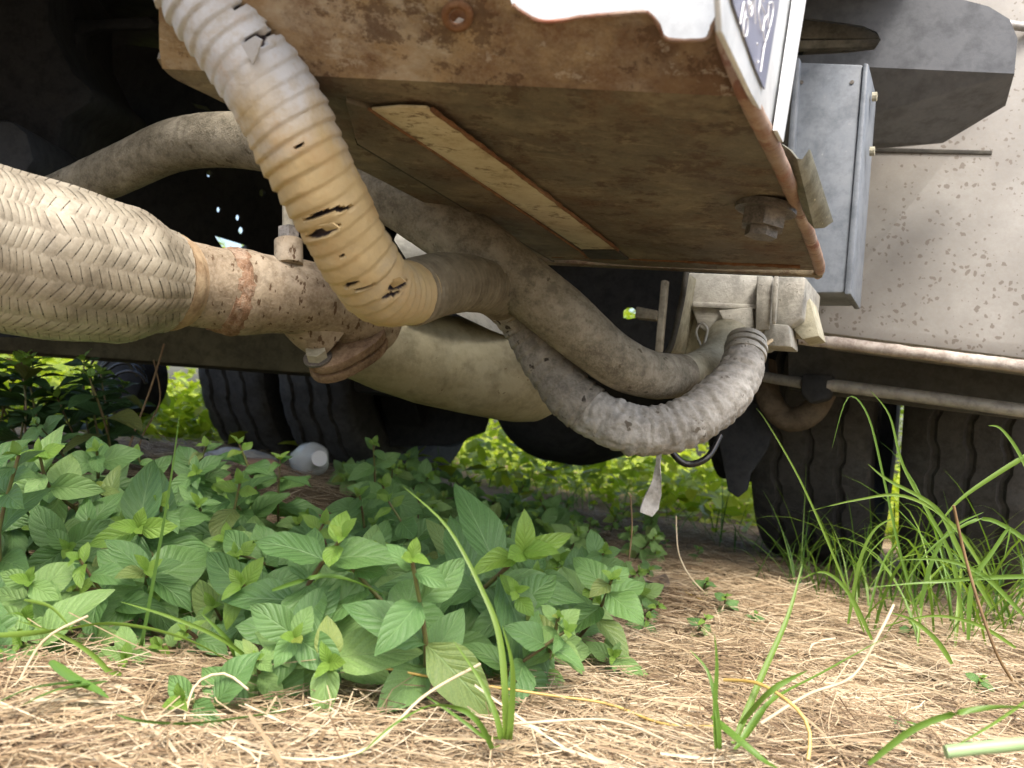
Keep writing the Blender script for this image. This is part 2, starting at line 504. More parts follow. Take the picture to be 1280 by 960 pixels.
def leaf_mat(name, base, young, vein, trans=0.28, gloss=0.38):
    m = NT(name)
    oi = m.n('ShaderNodeObjectInfo')
    uv = m.n('ShaderNodeSeparateXYZ'); m.l(m.tc.outputs['UV'], uv.inputs[0])
    u = m.math('ABSOLUTE', m.math('MULTIPLY_ADD', uv.outputs[0], 2.0, -1.0))
    v = uv.outputs[1]
    c = m.mix(oi.outputs['Random'], base, young)
    old = m.math('FRACT', m.math('MULTIPLY', oi.outputs['Random'], 37.0))
    c = m.mix(m.ramp(old, [(0.95, G(0)), (0.98, G(0.5))]), c, (0.30, 0.27, 0.07))
    c = m.mix(m.ramp(old, [(0.0, G(0.35)), (0.3, G(0))]), c, tuple(x * .55 for x in base))
    c = m.mix(m.ramp(m.noise(45, 5, 0.6), [(0.35, G(0.0)), (0.7, G(0.5))]), c, tuple(x * 0.62 for x in base))
    mid = m.ramp(u, [(0.0, G(1)), (0.055, G(0.0))])
    ph = m.math('FRACT', m.math('ADD', m.math('MULTIPLY', v, 6.0), m.math('MULTIPLY', m.math('POWER', u, 0.8), -2.3)))
    side = m.ramp(m.math('ABSOLUTE', m.math('SUBTRACT', ph, 0.5)), [(0.0, G(1)), (0.075, G(0))])
    ve = m.math('MAXIMUM', mid, m.math('MULTIPLY', side, 0.55))
    c = m.mix(m.math('MULTIPLY', ve, 0.5), c, vein)
    blem = m.noise(24, 5, 0.7)
    c = m.mix(m.ramp(blem, [(0.70, G(0)), (0.74, G(0.7))]), c, (0.20, 0.17, 0.07))
    m.col(c)
    m.set(m.ramp(m.noise(70, 4, 0.6), [(0.3, G(gloss - 0.06)), (0.7, G(gloss + 0.2))]), 0.0, 0.5)
    hgt = m.math('SUBTRACT', m.math('MULTIPLY', m.noise(160, 4, 0.6), 0.35), m.math('MULTIPLY', ve, 1.0))
    hgt = m.math('ADD', hgt, m.math('MULTIPLY', m.math('SINE', m.math('MULTIPLY', ph, PI)), 0.9))
    m.bump(hgt, 0.45, 0.0016)
    tr = m.n('ShaderNodeBsdfTranslucent')
    tcx = m.mix(1.0, c, (1.25, 1.35, 0.45), 'MULTIPLY')
    m.l(tcx, tr.inputs[0])
    mx = m.n('ShaderNodeMixShader'); mx.inputs[0].default_value = trans
    m.l(m.b.outputs[0], mx.inputs[1]); m.l(tr.outputs[0], mx.inputs[2]); m.l(mx.outputs[0], m.out.inputs[0])
    return m.m
M['leaf'] = leaf_mat('weed_leaf', (0.115, 0.235, 0.072), (0.175, 0.325, 0.095), (0.28, 0.43, 0.19))
M['leaf_pale'] = leaf_mat('pale_weed_leaf', (0.21, 0.36, 0.11), (0.27, 0.42, 0.135), (0.24, 0.34, 0.14), 0.3, 0.42)
M['leaf_young'] = leaf_mat('young_weed_leaf', (0.19, 0.34, 0.055), (0.25, 0.40, 0.065), (0.26, 0.36, 0.1), 0.35, 0.36)
M['leaf_shaded'] = leaf_mat('shaded_weed_leaf', (0.035, 0.082, 0.024), (0.05, 0.11, 0.032), (0.08, 0.15, 0.05), 0.3, 0.45)  # darker leaf copy, the shade at the far left is in its colour
m = NT('weed_stem'); m.col(m.ramp(m.noise(40), [(0.35, (0.13, 0.055, 0.045)), (0.6, (0.15, 0.16, 0.05))])); m.set(0.5)
M['stem'] = m.m
def grass_mat(name, a, b_, trans=0.3):
    m = NT(name)
    oi = m.n('ShaderNodeObjectInfo')
    at_ = m.n('ShaderNodeAttribute', attribute_name='tone')
    f = m.math('FRACT', m.math('ADD', oi.outputs['Random'], at_.outputs['Fac']))
    c = m.mix(f, a, b_)
    uv = m.n('ShaderNodeSeparateXYZ'); m.l(m.tc.outputs['UV'], uv.inputs[0])
    rib = m.math('SINE', m.math('MULTIPLY', uv.outputs[0], 40.0))
    c = m.mix(m.math('MULTIPLY_ADD', rib, 0.08, 0.1), c, tuple(x * 0.55 for x in a))
    m.col(c); m.set(0.42, 0, 0.5)
    tr = m.n('ShaderNodeBsdfTranslucent'); m.l(m.mix(1.0, c, (1.25, 1.3, 0.5), 'MULTIPLY'), tr.inputs[0])
    mx = m.n('ShaderNodeMixShader'); mx.inputs[0].default_value = trans
    m.l(m.b.outputs[0], mx.inputs[1]); m.l(tr.outputs[0], mx.inputs[2]); m.l(mx.outputs[0], m.out.inputs[0])
    return m.m
M['grass'] = grass_mat('grass_blade', (0.075, 0.17, 0.035), (0.13, 0.25, 0.05))
M['grass_bright'] = grass_mat('bright_grass', (0.13, 0.25, 0.04), (0.21, 0.33, 0.055), 0.4)
M['far_leaf'] = grass_mat('far_foliage', (0.24, 0.35, 0.035), (0.46, 0.52, 0.06), 0.45)
M['far_leaf2'] = grass_mat('far_bush_foliage', (0.16, 0.26, 0.03), (0.34, 0.42, 0.05), 0.4)
m = NT('straw')
at_ = m.n('ShaderNodeAttribute', attribute_name='tone')
c = m.ramp(at_.outputs['Fac'], [(0.0, (0.10, 0.062, 0.034)), (0.3, (0.25, 0.175, 0.10)), (0.65, (0.41, 0.315, 0.195)), (1.0, (0.60, 0.50, 0.35))])
m.col(c); m.set(0.55, 0, 0.4)
M['straw'] = m.m
m = NT('yellow_stalk'); m.col(m.ramp(m.noise(30), [(0.3, (0.45, 0.29, 0.07)), (0.7, (0.62, 0.45, 0.15))])); m.set(0.4, 0, 0.5)
M['yellow_stalk'] = m.m
m = NT('pale_stalk'); m.col(m.ramp(m.noise(30), [(0.3, (0.42, 0.32, 0.19)), (0.7, (0.62, 0.52, 0.36))])); m.set(0.5, 0, 0.4)
M['pale_stalk'] = m.m
m = NT('brown_stalk'); m.col(m.ramp(m.noise(60), [(0.3, (0.12, 0.07, 0.03)), (0.7, (0.26, 0.17, 0.08))])); m.set(0.6, 0, 0.4)
M['brown_stalk'] = m.m
m = NT('green_stem'); m.col(m.ramp(m.noise(40, stretch=(0.5, 4, 4)), [(0.3, (0.20, 0.32, 0.13)), (0.7, (0.34, 0.46, 0.24))])); m.set(0.45)
M['green_stem'] = m.m
m = NT('soil')
b = m.ramp(m.noise(7, 9, 0.7), [(0.3, (0.075, 0.05, 0.028)), (0.5, (0.17, 0.12, 0.068)), (0.7, (0.27, 0.20, 0.12))])
b = m.mix(m.ramp(m.noise(260, 6, 0.75), [(0.4, G(0)), (0.7, G(0.7))]), b, (0.33, 0.25, 0.15))
m.col(b); m.set(0.95, 0, 0.2); m.bump(m.noise(150, 7, 0.75), 0.9, 0.006)
M['soil'] = m.m
m = NT('clear_bottle')
m.col((0.9, 0.92, 0.93)); m.set(0.12, 0, 0.6); m.b.inputs['Transmission Weight'].default_value = 0.3
m.b.inputs['IOR'].default_value = 1.25
m.bump(m.noise(90, 3), 0.4, 0.003)
M['bottle'] = m.m
m = NT('white_cap'); m.col((0.7, 0.7, 0.72)); m.set(0.4)
M['cap'] = m.m
m = NT('broken_brick'); m.col(m.ramp(m.noise(60), [(0.3, (0.36, 0.2, 0.13)), (0.7, (0.48, 0.33, 0.24))])); m.set(0.9); m.bump(m.noise(150), 0.5, 0.002)
M['brick'] = m.m
m = NT('pale_stone'); m.col(m.ramp(m.noise(40), [(0.3, (0.36, 0.35, 0.33)), (0.7, (0.52, 0.5, 0.47))])); m.set(0.9); m.bump(m.noise(120), 0.5, 0.002)
M['stone'] = m.m
m = NT('dead_leaf'); m.col(m.ramp(m.noise(70), [(0.3, (0.20, 0.15, 0.11)), (0.7, (0.36, 0.29, 0.22))])); m.set(0.8)
M['dead_leaf'] = m.m

# ------------------------------------------------------------------ ground
def gz(x, y):
    h = 0.0
    h += 0.085 * max(0.0, min(1.0, (-0.06 - x) / 0.28)) * max(0.0, min(1.0, (y - 0.8) / 0.8))
    h += 0.022 * noise.noise(Vector((x * 2.2, y * 2.2, 0.3)))
    h += 0.010 * noise.noise(Vector((x * 9, y * 9, 2.0)))
    f = max(0.0, 1 - max(0, math.hypot(x, y - 1.2) - 4) / 3)
    return h * f
def ground_mesh():
    bm = bmesh.new()
    def axis(lim, dense, lo):
        v, a = [], lo
        xs = []
        t = -1.0
        N = 110
        for i in range(N + 1):
            q = -1 + 2 * i / N
            xs.append(dense * q * (0.25 + 0.75 * abs(q)) if abs(q) < 0.85 else None)
        core = [x for x in xs if x is not None]
        e = core[-1]
        ext = []
        s = e
        while s < lim:
            s = s * 1.35
            ext.append(s)
        return [-x for x in ext[::-1]] + core + ext
    X = axis(70, 3.0, 0)
    Y = axis(70, 3.0, 0)
    grid = [[bm.verts.new((x, y + 1.0, gz(x, y + 1.0))) for x in X] for y in Y]
    for j in range(len(Y) - 1):
        for i in range(len(X) - 1):
            bm.faces.new((grid[j][i], grid[j][i + 1], grid[j + 1][i + 1], grid[j + 1][i]))
    o = from_bm(bm, 'ground', M['soil'])
    o['kind'] = 'structure'
ground_mesh()
def on_ground(px, py):
    r = ray(px, py)
    t = 0.25
    while t < 30:
        p = CAM + r * t
        if p.z <= gz(p.x, p.y):
            return p
        t *= 1.01
    return CAM + r * 30

# ------------------------------------------------------------------ truck
TR = empty('truck', Vector((0.10, 1.60, 0.0)))
tag(TR, 'underside of a white truck with rusty tray, braided exhaust and hoses, parked on straw', 'truck')
H = CAM.z + 0.183          # height of the tray's underside

# --- rusty tray under the cabinet
A = at_z(205, 92, H); B = at_z(934, 128, H); C = at_z(1026, 338, H); D = at_z(672, 322, H)
Tt = at(897, 22, 0.438)
NF = (B - A).cross(Tt - A).normalized()           # sloping front flange
def tray_sheet():
    bm = bmesh.new()
    rows = []
    fl = (Tt - B)
    fl = (fl - (B - A).normalized() * fl.dot((B - A).normalized())).normalized()   # up the flange
    n = 34
    for j in range(-5, 31):
        row = []
        for i in range(n + 1):
            u = i / n
            fr_ = A.lerp(B, u); bk = D.lerp(C, u)
            dirb = (bk - fr_).normalized()
            R_ = 0.010
            if j < 0:                              # rounded fold between flange and base
                q = (j + 5) / 5.0
                p = (fr_ + fl * R_ * 1.0) * (1 - q) ** 2 + fr_ * 2 * q * (1 - q) + (fr_ + dirb * R_) * q * q
            else:
                t = j / 30
                p = (fr_ + dirb * R_).lerp(bk, t)
                p.z += 0.0016 * noise.noise(Vector((p.x * 14, p.y * 14, 0))) - 0.003 * math.sin(PI * u) * t
            row.append(bm.verts.new(p))
        rows.append(row)
    for a, b in zip(rows, rows[1:]):
        for i in range(n):
            bm.faces.new((a[i], a[i + 1], b[i + 1], b[i]))
    ret = bmesh.ops.extrude_face_region(bm, geom=bm.faces[:])
    nv = [g for g in ret['geom'] if isinstance(g, bmesh.types.BMVert)]
    bmesh.ops.translate(bm, verts=nv, vec=(0, 0.001, 0.004))
    return from_bm(bm, 'tray', M['tray'], TR, True, 60, 'rusty steel tray with mud streaks across its base')
tray = tray_sheet()
# front flange with its rough cut-out and bolt hole
hole = [(572 + 11 * math.cos(a), 21 + 11 * math.sin(a)) for a in [2 * PI * k / 14 for k in range(14)]]
random.seed(3)
top = [(198, -70), (632, -70), (634, -8), (641, 6), (652, 15), (672, 25), (700, 26), (730, 21), (765, 18), (806, 15), (816, 22), (824, 34), (832, 48), (852, 51), (884, 48), (890, 34), (897, 20)]
rough = []
for (a, b) in zip(top, top[1:]):
    for k in range(3):
        t = k / 3
        j_ = 0 if b[1] < -20 else 1.6
        rough.append((a[0] + (b[0] - a[0]) * t + random.uniform(-j_, j_), a[1] + (b[1] - a[1]) * t + random.uniform(-j_, j_)))
rough.append(top[-1])
fo = [(203, 86), (199, 60)] + rough + [(931, 121)]
fl_o = pplate('front_flange', fo[::-1], A, NF, Vector((0, 0.004, 0.0015)), M['flange'], tray, [hole], 0, 'rust stained front flange with a ragged cut-out')
ring = tube('hole_rim', [at_plane(572 + 15 * math.cos(a), 21 + 15 * math.sin(a), A, NF) - Vector((0, 0.001, 0)) for a in [2 * PI * k / 16 for k in range(17)]], 0.0022, M['rust'], fl_o, 8, 0.002)
tube('cut_edge', [at_plane(x, y, A, NF) for x, y in top[3:]], .0011, M['lip'], fl_o, 6, .003, rf=lambda s, a, p: 1 + .5 * noise.noise(p * 200), label='pinkish torn edge of the cut-out')
prism('captive_nut', at_plane(574, 25, A, NF) + Vector((0, .014, .002)), Vector((0, 1, .4)), .0055, .006, 6, M['bolt'], fl_o)
plate('hole_dark_plate', [at_plane(x, y, A + Vector((0, .022, .006)), NF) for x, y in ((540, 6), (600, 10), (600, 45), (540, 42))], Vector((0, .003, .001)), M['rust'], fl_o)  # backing plate added so the bolt hole reads dark
# rolled right-hand edge
lipP = [at(896, 16, 0.437), at(905, 58, 0.450), at(936, 126, 0.468), at_z(975, 205, H), at_z(1008, 285, H), at_z(1024, 332, H), at_z(1022, 344, H + 0.004)]
tube('rolled_edge', lipP, [0.0008, 0.0032, 0.0048, 0.0052, 0.0052, 0.0052, 0.004], M['lip'], tray, 14, 0.006,
     rf=lambda s, a, p: 1 + 0.10 * noise.noise(p * 90), label='pinkish rusty rolled edge of the tray')
# rear lip and its groove
e = (C - D).normalized()
bk = Vector((0, 0.006, 0))
plate('rear_lip', [D - e * 0.002 + bk - ZV * .004, C + e * 0.004 + bk - ZV * .004, C + e * 0.004 + bk + ZV * 0.006, D - e * 0.002 + bk + ZV * 0.006], Vector((0.004, 0.012, 0)), M['tray'], tray, (), 0.002)
tube('groove_weld', [at_z(690, 319, H - 0.0022), at_z(800, 323, H - 0.0022), at_z(900, 328, H - 0.002), at_z(1000, 333, H - 0.001)], 0.0022, M['rust'], tray, 8, 0.006,
     rf=lambda s, a, p: 1 + 0.5 * noise.noise(p * 160))
# welded rail with pale paint, angled across the base
zs = H - 0.0042
plate('painted_strip', [at_z(464, 137, zs), at_z(500, 134, zs), at_z(533, 135, zs), at_z(548, 144, zs), at_z(770, 312, zs), at_z(727, 312, zs)], ZV * 0.0016, M['strip'], tray, (), 0.0004, 'pale cream strip with peeling paint')
plate('rail_flange', [at_z(432, 128, zs), at_z(462, 137, zs), at_z(725, 313, zs), at_z(733, 325, zs), at_z(690, 326, zs), at_z(446, 180, zs)], ZV * 0.005, M['tray'], tray, (), 0.001)
tube('rust_seam', [at_z(461, 136, zs - .0002), at_z(590, 222, zs - .0002), at_z(738, 323, zs - .0002)], 0.0012, M['rust'], tray, 6, 0.006, rf=lambda s, a, p: 1 + 0.6 * noise.noise(p * 200))
tube('edge_seam', [at_z(540, 137, zs - .0004), at_z(660, 226, zs - .0004), at_z(772, 312, zs - .0004)], 0.0015, M['rust'], tray, 6, 0.006, rf=lambda s, a, p: 1 + 0.7 * noise.noise(p * 180))
plate('strip_end', [at_z(727, 313, zs - .001), at_z(769, 313, zs - .001), at_z(786, 325, zs - .001), at_z(736, 324, zs - .001)], ZV * 0.005, M['dark_steel'], tray, (), 0.0006)
plate('rail_side', [at_z(446, 181, zs), at_z(690, 327, zs), at_z(690, 327, zs) + Vector((-.012, .004, .03)), at_z(446, 181, zs) + Vector((-.012, .004, .03))], Vector((0.003, 0.002, 0)), M['dark_steel'], tray)
# bolt
bc = at_z(958, 258, H - 0.002)
dn = Vector((-0.10, 0.02, -1)).normalized()
bo = prism('bolt', bc + dn * 0.004, dn, 0.0165, 0.012, 6, M['bolt'], tray, 0.0012, rot=0.5, label='large greasy hex bolt')
prism('washer', bc - dn * 0.001, dn, 0.0215, 0.005, 28, M['bolt'], bo, 0.001)
prism('bolt_shank', bc + dn * 0.0155, dn, 0.0115, 0.007, 6, M['bolt'], bo, 0.001, rot=0.2)
# bent clip on the right edge
clip = []
cpth = [(977, 180, .566), (988, 188, .570), (996, 198, .574), (1003, 199, .578), (1011, 187, .582)]
bm = bmesh.new()
low = [(1003, 262, .640), (1010, 277, .645), (1018, 286, .650), (1029, 285, .655), (1040, 277, .660)]
r1 = [bm.verts.new(at(*q)) for q in cpth]; r2 = [bm.verts.new(at(*q)) for q in low]
for k in range(4):
    bm.faces.new((r1[k], r1[k + 1], r2[k + 1], r2[k]))
ret = bmesh.ops.extrude_face_region(bm, geom=bm.faces[:])
bmesh.ops.translate(bm, verts=[g for g in ret['geom'] if isinstance(g, bmesh.types.BMVert)], vec=Vector((0.002, 0.003, 0.001)))
M['clip'] = grime('olive_clip', (0.13, 0.13, 0.095), (0.20, 0.20, 0.15), (0.29, 0.285, 0.23), 40, 90, 0.6, 0.2, speck=(0.6, 0.56, 0.4), speck_t=0.70, speck_s=200)
from_bm(bm, 'clip', M['clip'], tray, True, 60, 'bent olive grey clip hooked over the tray edge')

# --- white cabinet
pB = B + Vector((0.008, 0, 0)); nS = (C - B).cross(ZV).normalized()
poly = [(888, -120), (900, 30), (940, 118), (974, 178), (1003, 0), (1022, -120)]
poly = [(888, -220), (903, 40), (940, 118), (974, 178), (1003, 0), (1030, -220)]
cpts = [at_plane(x, y, pB, nS) for x, y in poly]
cb0 = B + AX * 0.045 + nS * (0.002 if nS.x > 0 else -0.002)
cab = plate('cabinet', [Vector((q.x, q.y, H + .022)) for q in (cb0, cb0 + AX * .045, cb0 + AX * .045 + LAT * .34, cb0 + LAT * .34 + AX * .02)], ZV * 0.44, M['white_paint'], TR, (), 0.003, 'white painted cabinet above the tray')
plate('side_panel', cpts, LAT * 0.003, M['white_paint'], cab, (), 0.001)
off = nS * (0.0015 if nS.x > 0 else -0.0015)
ps = pB + off
st_ = pplate('sticker', [(900, -60), (919, 10), (946, 88), (956, 112), (973, 10), (983, -60)], ps, nS, -off * 0.5, M['sticker'], cab, (), 0, 'dark blue sticker with white lettering')
pplate('edge_trim', [(974, 178), (1003, 0), (1022, -120), (1008, -120), (990, 0), (966, 163)], ps, nS, off * 1.5, M['white_paint'], cab, (), 0)
def zz(l):
    return [(890 + x / 10.67, y / 10.67) for x, y in l]
strokes = [[(378, 320), (395, 190), (428, 30), (446, 130), (432, 250), (418, 420), (440, 485), (470, 430), (476, 260), (452, 225), (440, 240)],
           [(485, 60), (500, -60), (530, -40), (545, 60), (530, 190), (512, 212), (490, 150), (485, 60)],
           [(505, 60), (515, 30), (525, 80), (515, 130), (505, 60)],
           [(570, -30), (573, 150), (576, 318)],
           [(640, 20), (622, 170), (635, 290), (668, 412), (688, 330), (700, 180), (668, 90), (640, 20), (660, -40), (690, 20)],
           [(752, 45), (812, 40), (806, 200), (764, 372), (748, 260), (757, 60)],
           [(740, 200), (695, 300), (690, 470), (712, 552), (764, 385)],
           [(712, 555), (688, 680), (648, 955)],
           [(690, 640), (680, 655)], [(600, 575), (604, 600)], [(604, 800), (606, 835), (625, 815)]]
for s_ in strokes:
    pp = [at_plane(x, y, ps + off * 0.6, nS) for x, y in zz(s_)]
    tube('letter', pp, 0.00034, M['letter'], st_, 6, 0.001, per=6)

# --- yellowed wrapped hose and the wrinkled duct it runs into
tears = [(322, 50, 13, 8), (348, 38, 16, 2.6), (340, 30, 4, 9), (402, 268, 24, 2.6), (404, 291, 20, 5.5), (430, 262, 13, 2.2), (497, 358, 13, 4.5), (488, 370, 14, 3.2), (455, 361, 14, 1.8), (438, 357, 9, 2.4), (376, 182, 10, .8), (302, 6, 9, 1.4), (428, 322, 5, 1.5)]
def tear_at(co, dvec):
    if dvec.dot((CAM - co)) < 0:
        return 0.0
    x, y, z = pix(co)
    k = 0.0
    for (cx, cy, rx, ry) in tears:
        dx, dy = x - cx, y - cy
        c_, s_ = math.cos(0.35), math.sin(0.35)
        ex, ey = (dx * c_ - dy * s_) / rx, (dx * s_ + dy * c_) / ry
        d_ = ex * ex + ey * ey + 0.9 * noise.noise(Vector((x * 0.16, y * 0.16, 1)))
        k = max(k, max(0.0, min(1.0, (1.1 - d_) * 2.5)))
    return k
YP = [at(40, -400, .44), at(120, -250, .455), at(195, -120, .475), at(262, -10, .49), at(330, 100, .505), at(394, 220, .525), at(440, 310, .55), at(472, 360, .58), at(502, 366, .61), at(540, 360, .66)]
def yr(s, a, p):
    wob = 0.0030 * noise.noise(p * 26) + 0.0040 * math.sin(a + 0.4)
    t = ((s + wob) / 0.0086) % 1.0
    rib = (t / .84) ** .7 if t < .84 else (1 - t) / .16
    fade = 0.75 + 0.9 * noise.noise(p * 22 + Vector((3, 0, 0)))
    low = 1.0 if p.z > 0.26 else max(.15, (p.z - .20) / .06)
    return 0.94 + 0.085 * rib * max(.15, fade) * low + 0.035 * noise.noise(p * 55) + 0.014 * noise.noise(p * 160)
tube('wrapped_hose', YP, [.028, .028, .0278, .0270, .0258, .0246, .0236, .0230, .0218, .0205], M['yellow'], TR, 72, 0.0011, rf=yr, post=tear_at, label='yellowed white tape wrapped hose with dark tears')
wh = bpy.data.objects['wrapped_hose']
for fl in ([(300, 57, .476), (318, 45, .470), (327, 50, .468), (322, 66, .473), (316, 80, .478)], [(398, 282, .500), (416, 279, .497), (424, 285, .498), (408, 289, .503)], [(484, 352, .552), (500, 346, .549), (507, 352, .551), (492, 360, .556)]):
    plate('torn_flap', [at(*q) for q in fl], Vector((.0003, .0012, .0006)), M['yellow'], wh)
RP = [at(512, 366, .62), at(548, 356, .67), at(585, 354, .72), at(618, 364, .765), at(645, 388, .80)]
def rr(s, a, p):
    return 1 + 0.10 * math.sin(s / 0.0066 * 2 * PI + .5 * math.sin(a)) + 0.04 * noise.noise(p * 40)
tube('ribbed_hose', RP, [.0208, .0212, .0205, .0195, .0185], M['ribbed'], TR, 36, 0.0009, rf=rr, label='dark brown ribbed stretch of hose')
DP = [at(618, 366, .78), at(650, 398, .80), at(682, 452, .80), at(722, 503, .79), at(770, 531, .78), at(812, 539, .78), at(860, 527, .785), at(902, 497, .80), at(925, 468, .82), at(931, 440, .84)]
def dr(s, a, p):
    k = 1 + 0.085 * noise.noise(Vector((s * 210, a * 0.9, 0))) + 0.05 * noise.noise(p * 38) + 0.04 * noise.noise(p * 120)
    k += 0.085 * abs(math.sin(s * 260 + 1.5 * noise.noise(p * 30))) * max(0, math.cos(a * 1 + 0.5)) * (0.4 + 0.6 * noise.noise(p * 12))
    for q, (fs, fa_) in enumerate(((130, 1.3), (75, 2.2))):
        n_ = abs(noise.noise(Vector((s * fs + .5 * math.sin(a * 2), a * fa_, 7 + q))))
        k -= (.055 if q == 0 else .03) * max(0, 1 - n_ * 5) ** 1.3
    return k
tube('wrinkled_duct', DP, [.0165, .018, .0197, .0208, .0216, .0218, .0218, .0217, .0200, .0175], M['duct'], TR, 72, 0.0012, rf=dr, label='grey wrinkled fabric duct hanging in a loop')
M['taped'] = grime('dark_taped_hose', (0.10, 0.092, 0.078), (0.18, 0.168, 0.145), (0.30, 0.285, 0.255), 34, 110, 0.8, 0, 0.3, 0.7, 0.0015, speck=(0.035, 0.03, 0.025), speck_t=0.60, speck_s=55)
def tr_(s, a, p):
    t = ((s + .003 * math.sin(a + 1) + .002 * noise.noise(p * 30)) / .0125) % 1.0
    return .985 + .085 * (t ** .8 if t < .86 else (1 - t) / .14) + .05 * noise.noise(p * 60)
tube('taped_hose', [at(612, 362, .77), at(650, 397, .797), at(682, 452, .797), at(712, 492, .79), at(735, 512, .786)], [.0172, .0186, .0202, .0212, .0212], M['taped'], TR, 48, .0012, rf=tr_, label='dark grey tape wound hose stretch leading down to the loop')
du = bpy.data.objects['wrinkled_duct']
for k, (x, y, z, r) in enumerate([(931, 446, .836, .0190), (932, 438, .842, .0196), (933, 430, .848, .0182)]):
    c0 = at(x, y, z); c1 = at(x + 1, y - 7, z + .004)
    prism('hose_clamp', c0, c1 - c0, r, 0.0042, 28, M['alu'], du, 0.0008)
# --- smooth grey hose
GP = [at(60, 250, 1.0), at(150, 212, .96), at(225, 180, .92), at(310, 176, .88), at(395, 195, .84), at(480, 232, .80), at(580, 300, .775), at(690, 385, .765), at(765, 448, .775), at(812, 468, .80), at(850, 470, .84)]
tube('grey_hose', GP, [.023, .025, .026, .0265, .028, .0288, .0275, .0252, .0225, .0208, .0200], M['grey_hose'], TR, 40, 0.004,
     rf=lambda s, a, p: 1 + 0.02 * noise.noise(p * 20) + 0.012 * noise.noise(p * 110) + 0.008 * math.sin(s * 700) * max(0, noise.noise(p * 9)), label='thick dusty grey rubber hose arching across')
gh = bpy.data.objects['grey_hose']
tube('elbow_pipe', [at(835, 470, .83), at(868, 468, .865), at(897, 450, .90), at(912, 420, .93)], [.0195, .0205, .021, .021], M['alu_tan'], TR, 28, 0.005, label='dusty metal elbow at the end of the grey hose')

# --- braided exhaust flex with woven strands
EX = empty('exhaust_pipe', at(0, 313, .65)); EX.parent = TR; EX.matrix_parent_inverse = Matrix.Translation(-TR.location)
EX['label'] = 'braided exhaust flex joint running into a spotted muddy pipe'
BP = [at(-430, 190, .50), at(-60, 297, .625), at(60, 325, .668), at(150, 343, .705), at(206, 352, .735)]
BR = [.0570, .0572, .0568, .0525, .0405]
core = tube('braid_core', BP, [r - .0025 for r in BR], M['dark_steel'], EX, 40, 0.01)
path, L = resample(catmull(BP, 12), 0.0022)
fr = frames(path)
nP = len(path)
def brad(t):
    k = t * 4
    # control points are not evenly spaced: use distance
    d = [0]
    for a, b in zip(BP, BP[1:]):
        d.append(d[-1] + (b - a).length)
    s = t * d[-1]
    for i in range(4):
        if s <= d[i + 1] + 1e-9:
            q = (s - d[i]) / (d[i + 1] - d[i])
            q = q * q * (3 - 2 * q)
            return BR[i] * (1 - q) + BR[i + 1] * q
    return BR[-1]
RAD = [brad(i / (nP - 1)) for i in range(nP)]
NS = 22
PITCHL = 2 * PI * 0.056 * 0.42
for sgn in (1, -1):
    for k in range(NS):
        bm = bmesh.new()
        prev = None
        for i in range(nP):
            s = L * i / (nP - 1)
            th = 2 * PI * k / NS + sgn * 2 * PI * s / PITCHL
            hw = 0.90 * PI / NS                        # half width as an angle
            row = []
            for q in (-1, -0.45, 0.45, 1):
                a = th + q * hw
                wv = math.sin(a * NS / 2 * 1.0 * 2 / 2 + 0.6)
                wv = max(-1, min(1, wv * 2.2)) * sgn
                r = RAD[i] + 0.00055 * wv + 0.00018 * (1 - q * q) + 0.0002 * noise.noise(Vector((k, s * 60, sgn)))
                T, N, Bn = fr[i]
                row.append(bm.verts.new(path[i] + (N * math.cos(a) + Bn * math.sin(a)) * r))
            if prev:
                for j in range(3):
                    bm.faces.new((prev[j], prev[j + 1], row[j + 1], row[j]))
            prev = row
        o = from_bm(bm, 'strand', M['braid'], EX, True, 60)
PP = [at(203, 351, .733), at(232, 354, .752), at(290, 364, .780), at(345, 369, .805), at(395, 374, .83), at(440, 392, .86), at(470, 405, .89)]
def pr(s, a, p):
    bulge = 0.10 * math.exp(-((s - 0.072) / 0.016) ** 2)
    return 1 + bulge + 0.015 * noise.noise(p * 60) + 0.012 * noise.noise(p * 190)
tube('pipe', PP, [.0385, .0345, .0335, .0335, .0325, .031, .031], M['pipe'], EX, 40, 0.0035, rf=pr, label='muddy speckled exhaust pipe')
tube('collar', [at(200, 350.5, .7305), at(212, 352.5, .739), at(224, 353.5, .747)], [.0405, .0395, .0365], M['collar'], EX, 40, 0.003, label='brown rust stained collar')
tube('weld_band', [at(272, 361, .772), at(288, 364, .780), at(306, 366, .788)], [.0352, .0378, .0352], M['rustband'], EX, 64, 0.0012, rf=lambda s, a, p: 1 + 0.035 * noise.noise(p * 70) + .03 * noise.noise(p * 210), label='rusty weld band')
# stub with nut and rod on the pipe
b0 = at(361, 331, .795)
up = (at(360, 250, .81) - b0).normalized()
sb = prism('sensor_boss', b0, up, 0.0122, 0.022, 24, M['pipe'], EX, 0.001)
prism('sensor_nut', b0 + up * 0.0225, up, 0.0098, 0.011, 6, M['bolt'], EX, 0.0008)
tube('sensor_rod', [b0 + up * 0.034, b0 + up * 0.06, b0 + up * 0.12], 0.0052, M['tan_bar'], EX, 12, 0.01)
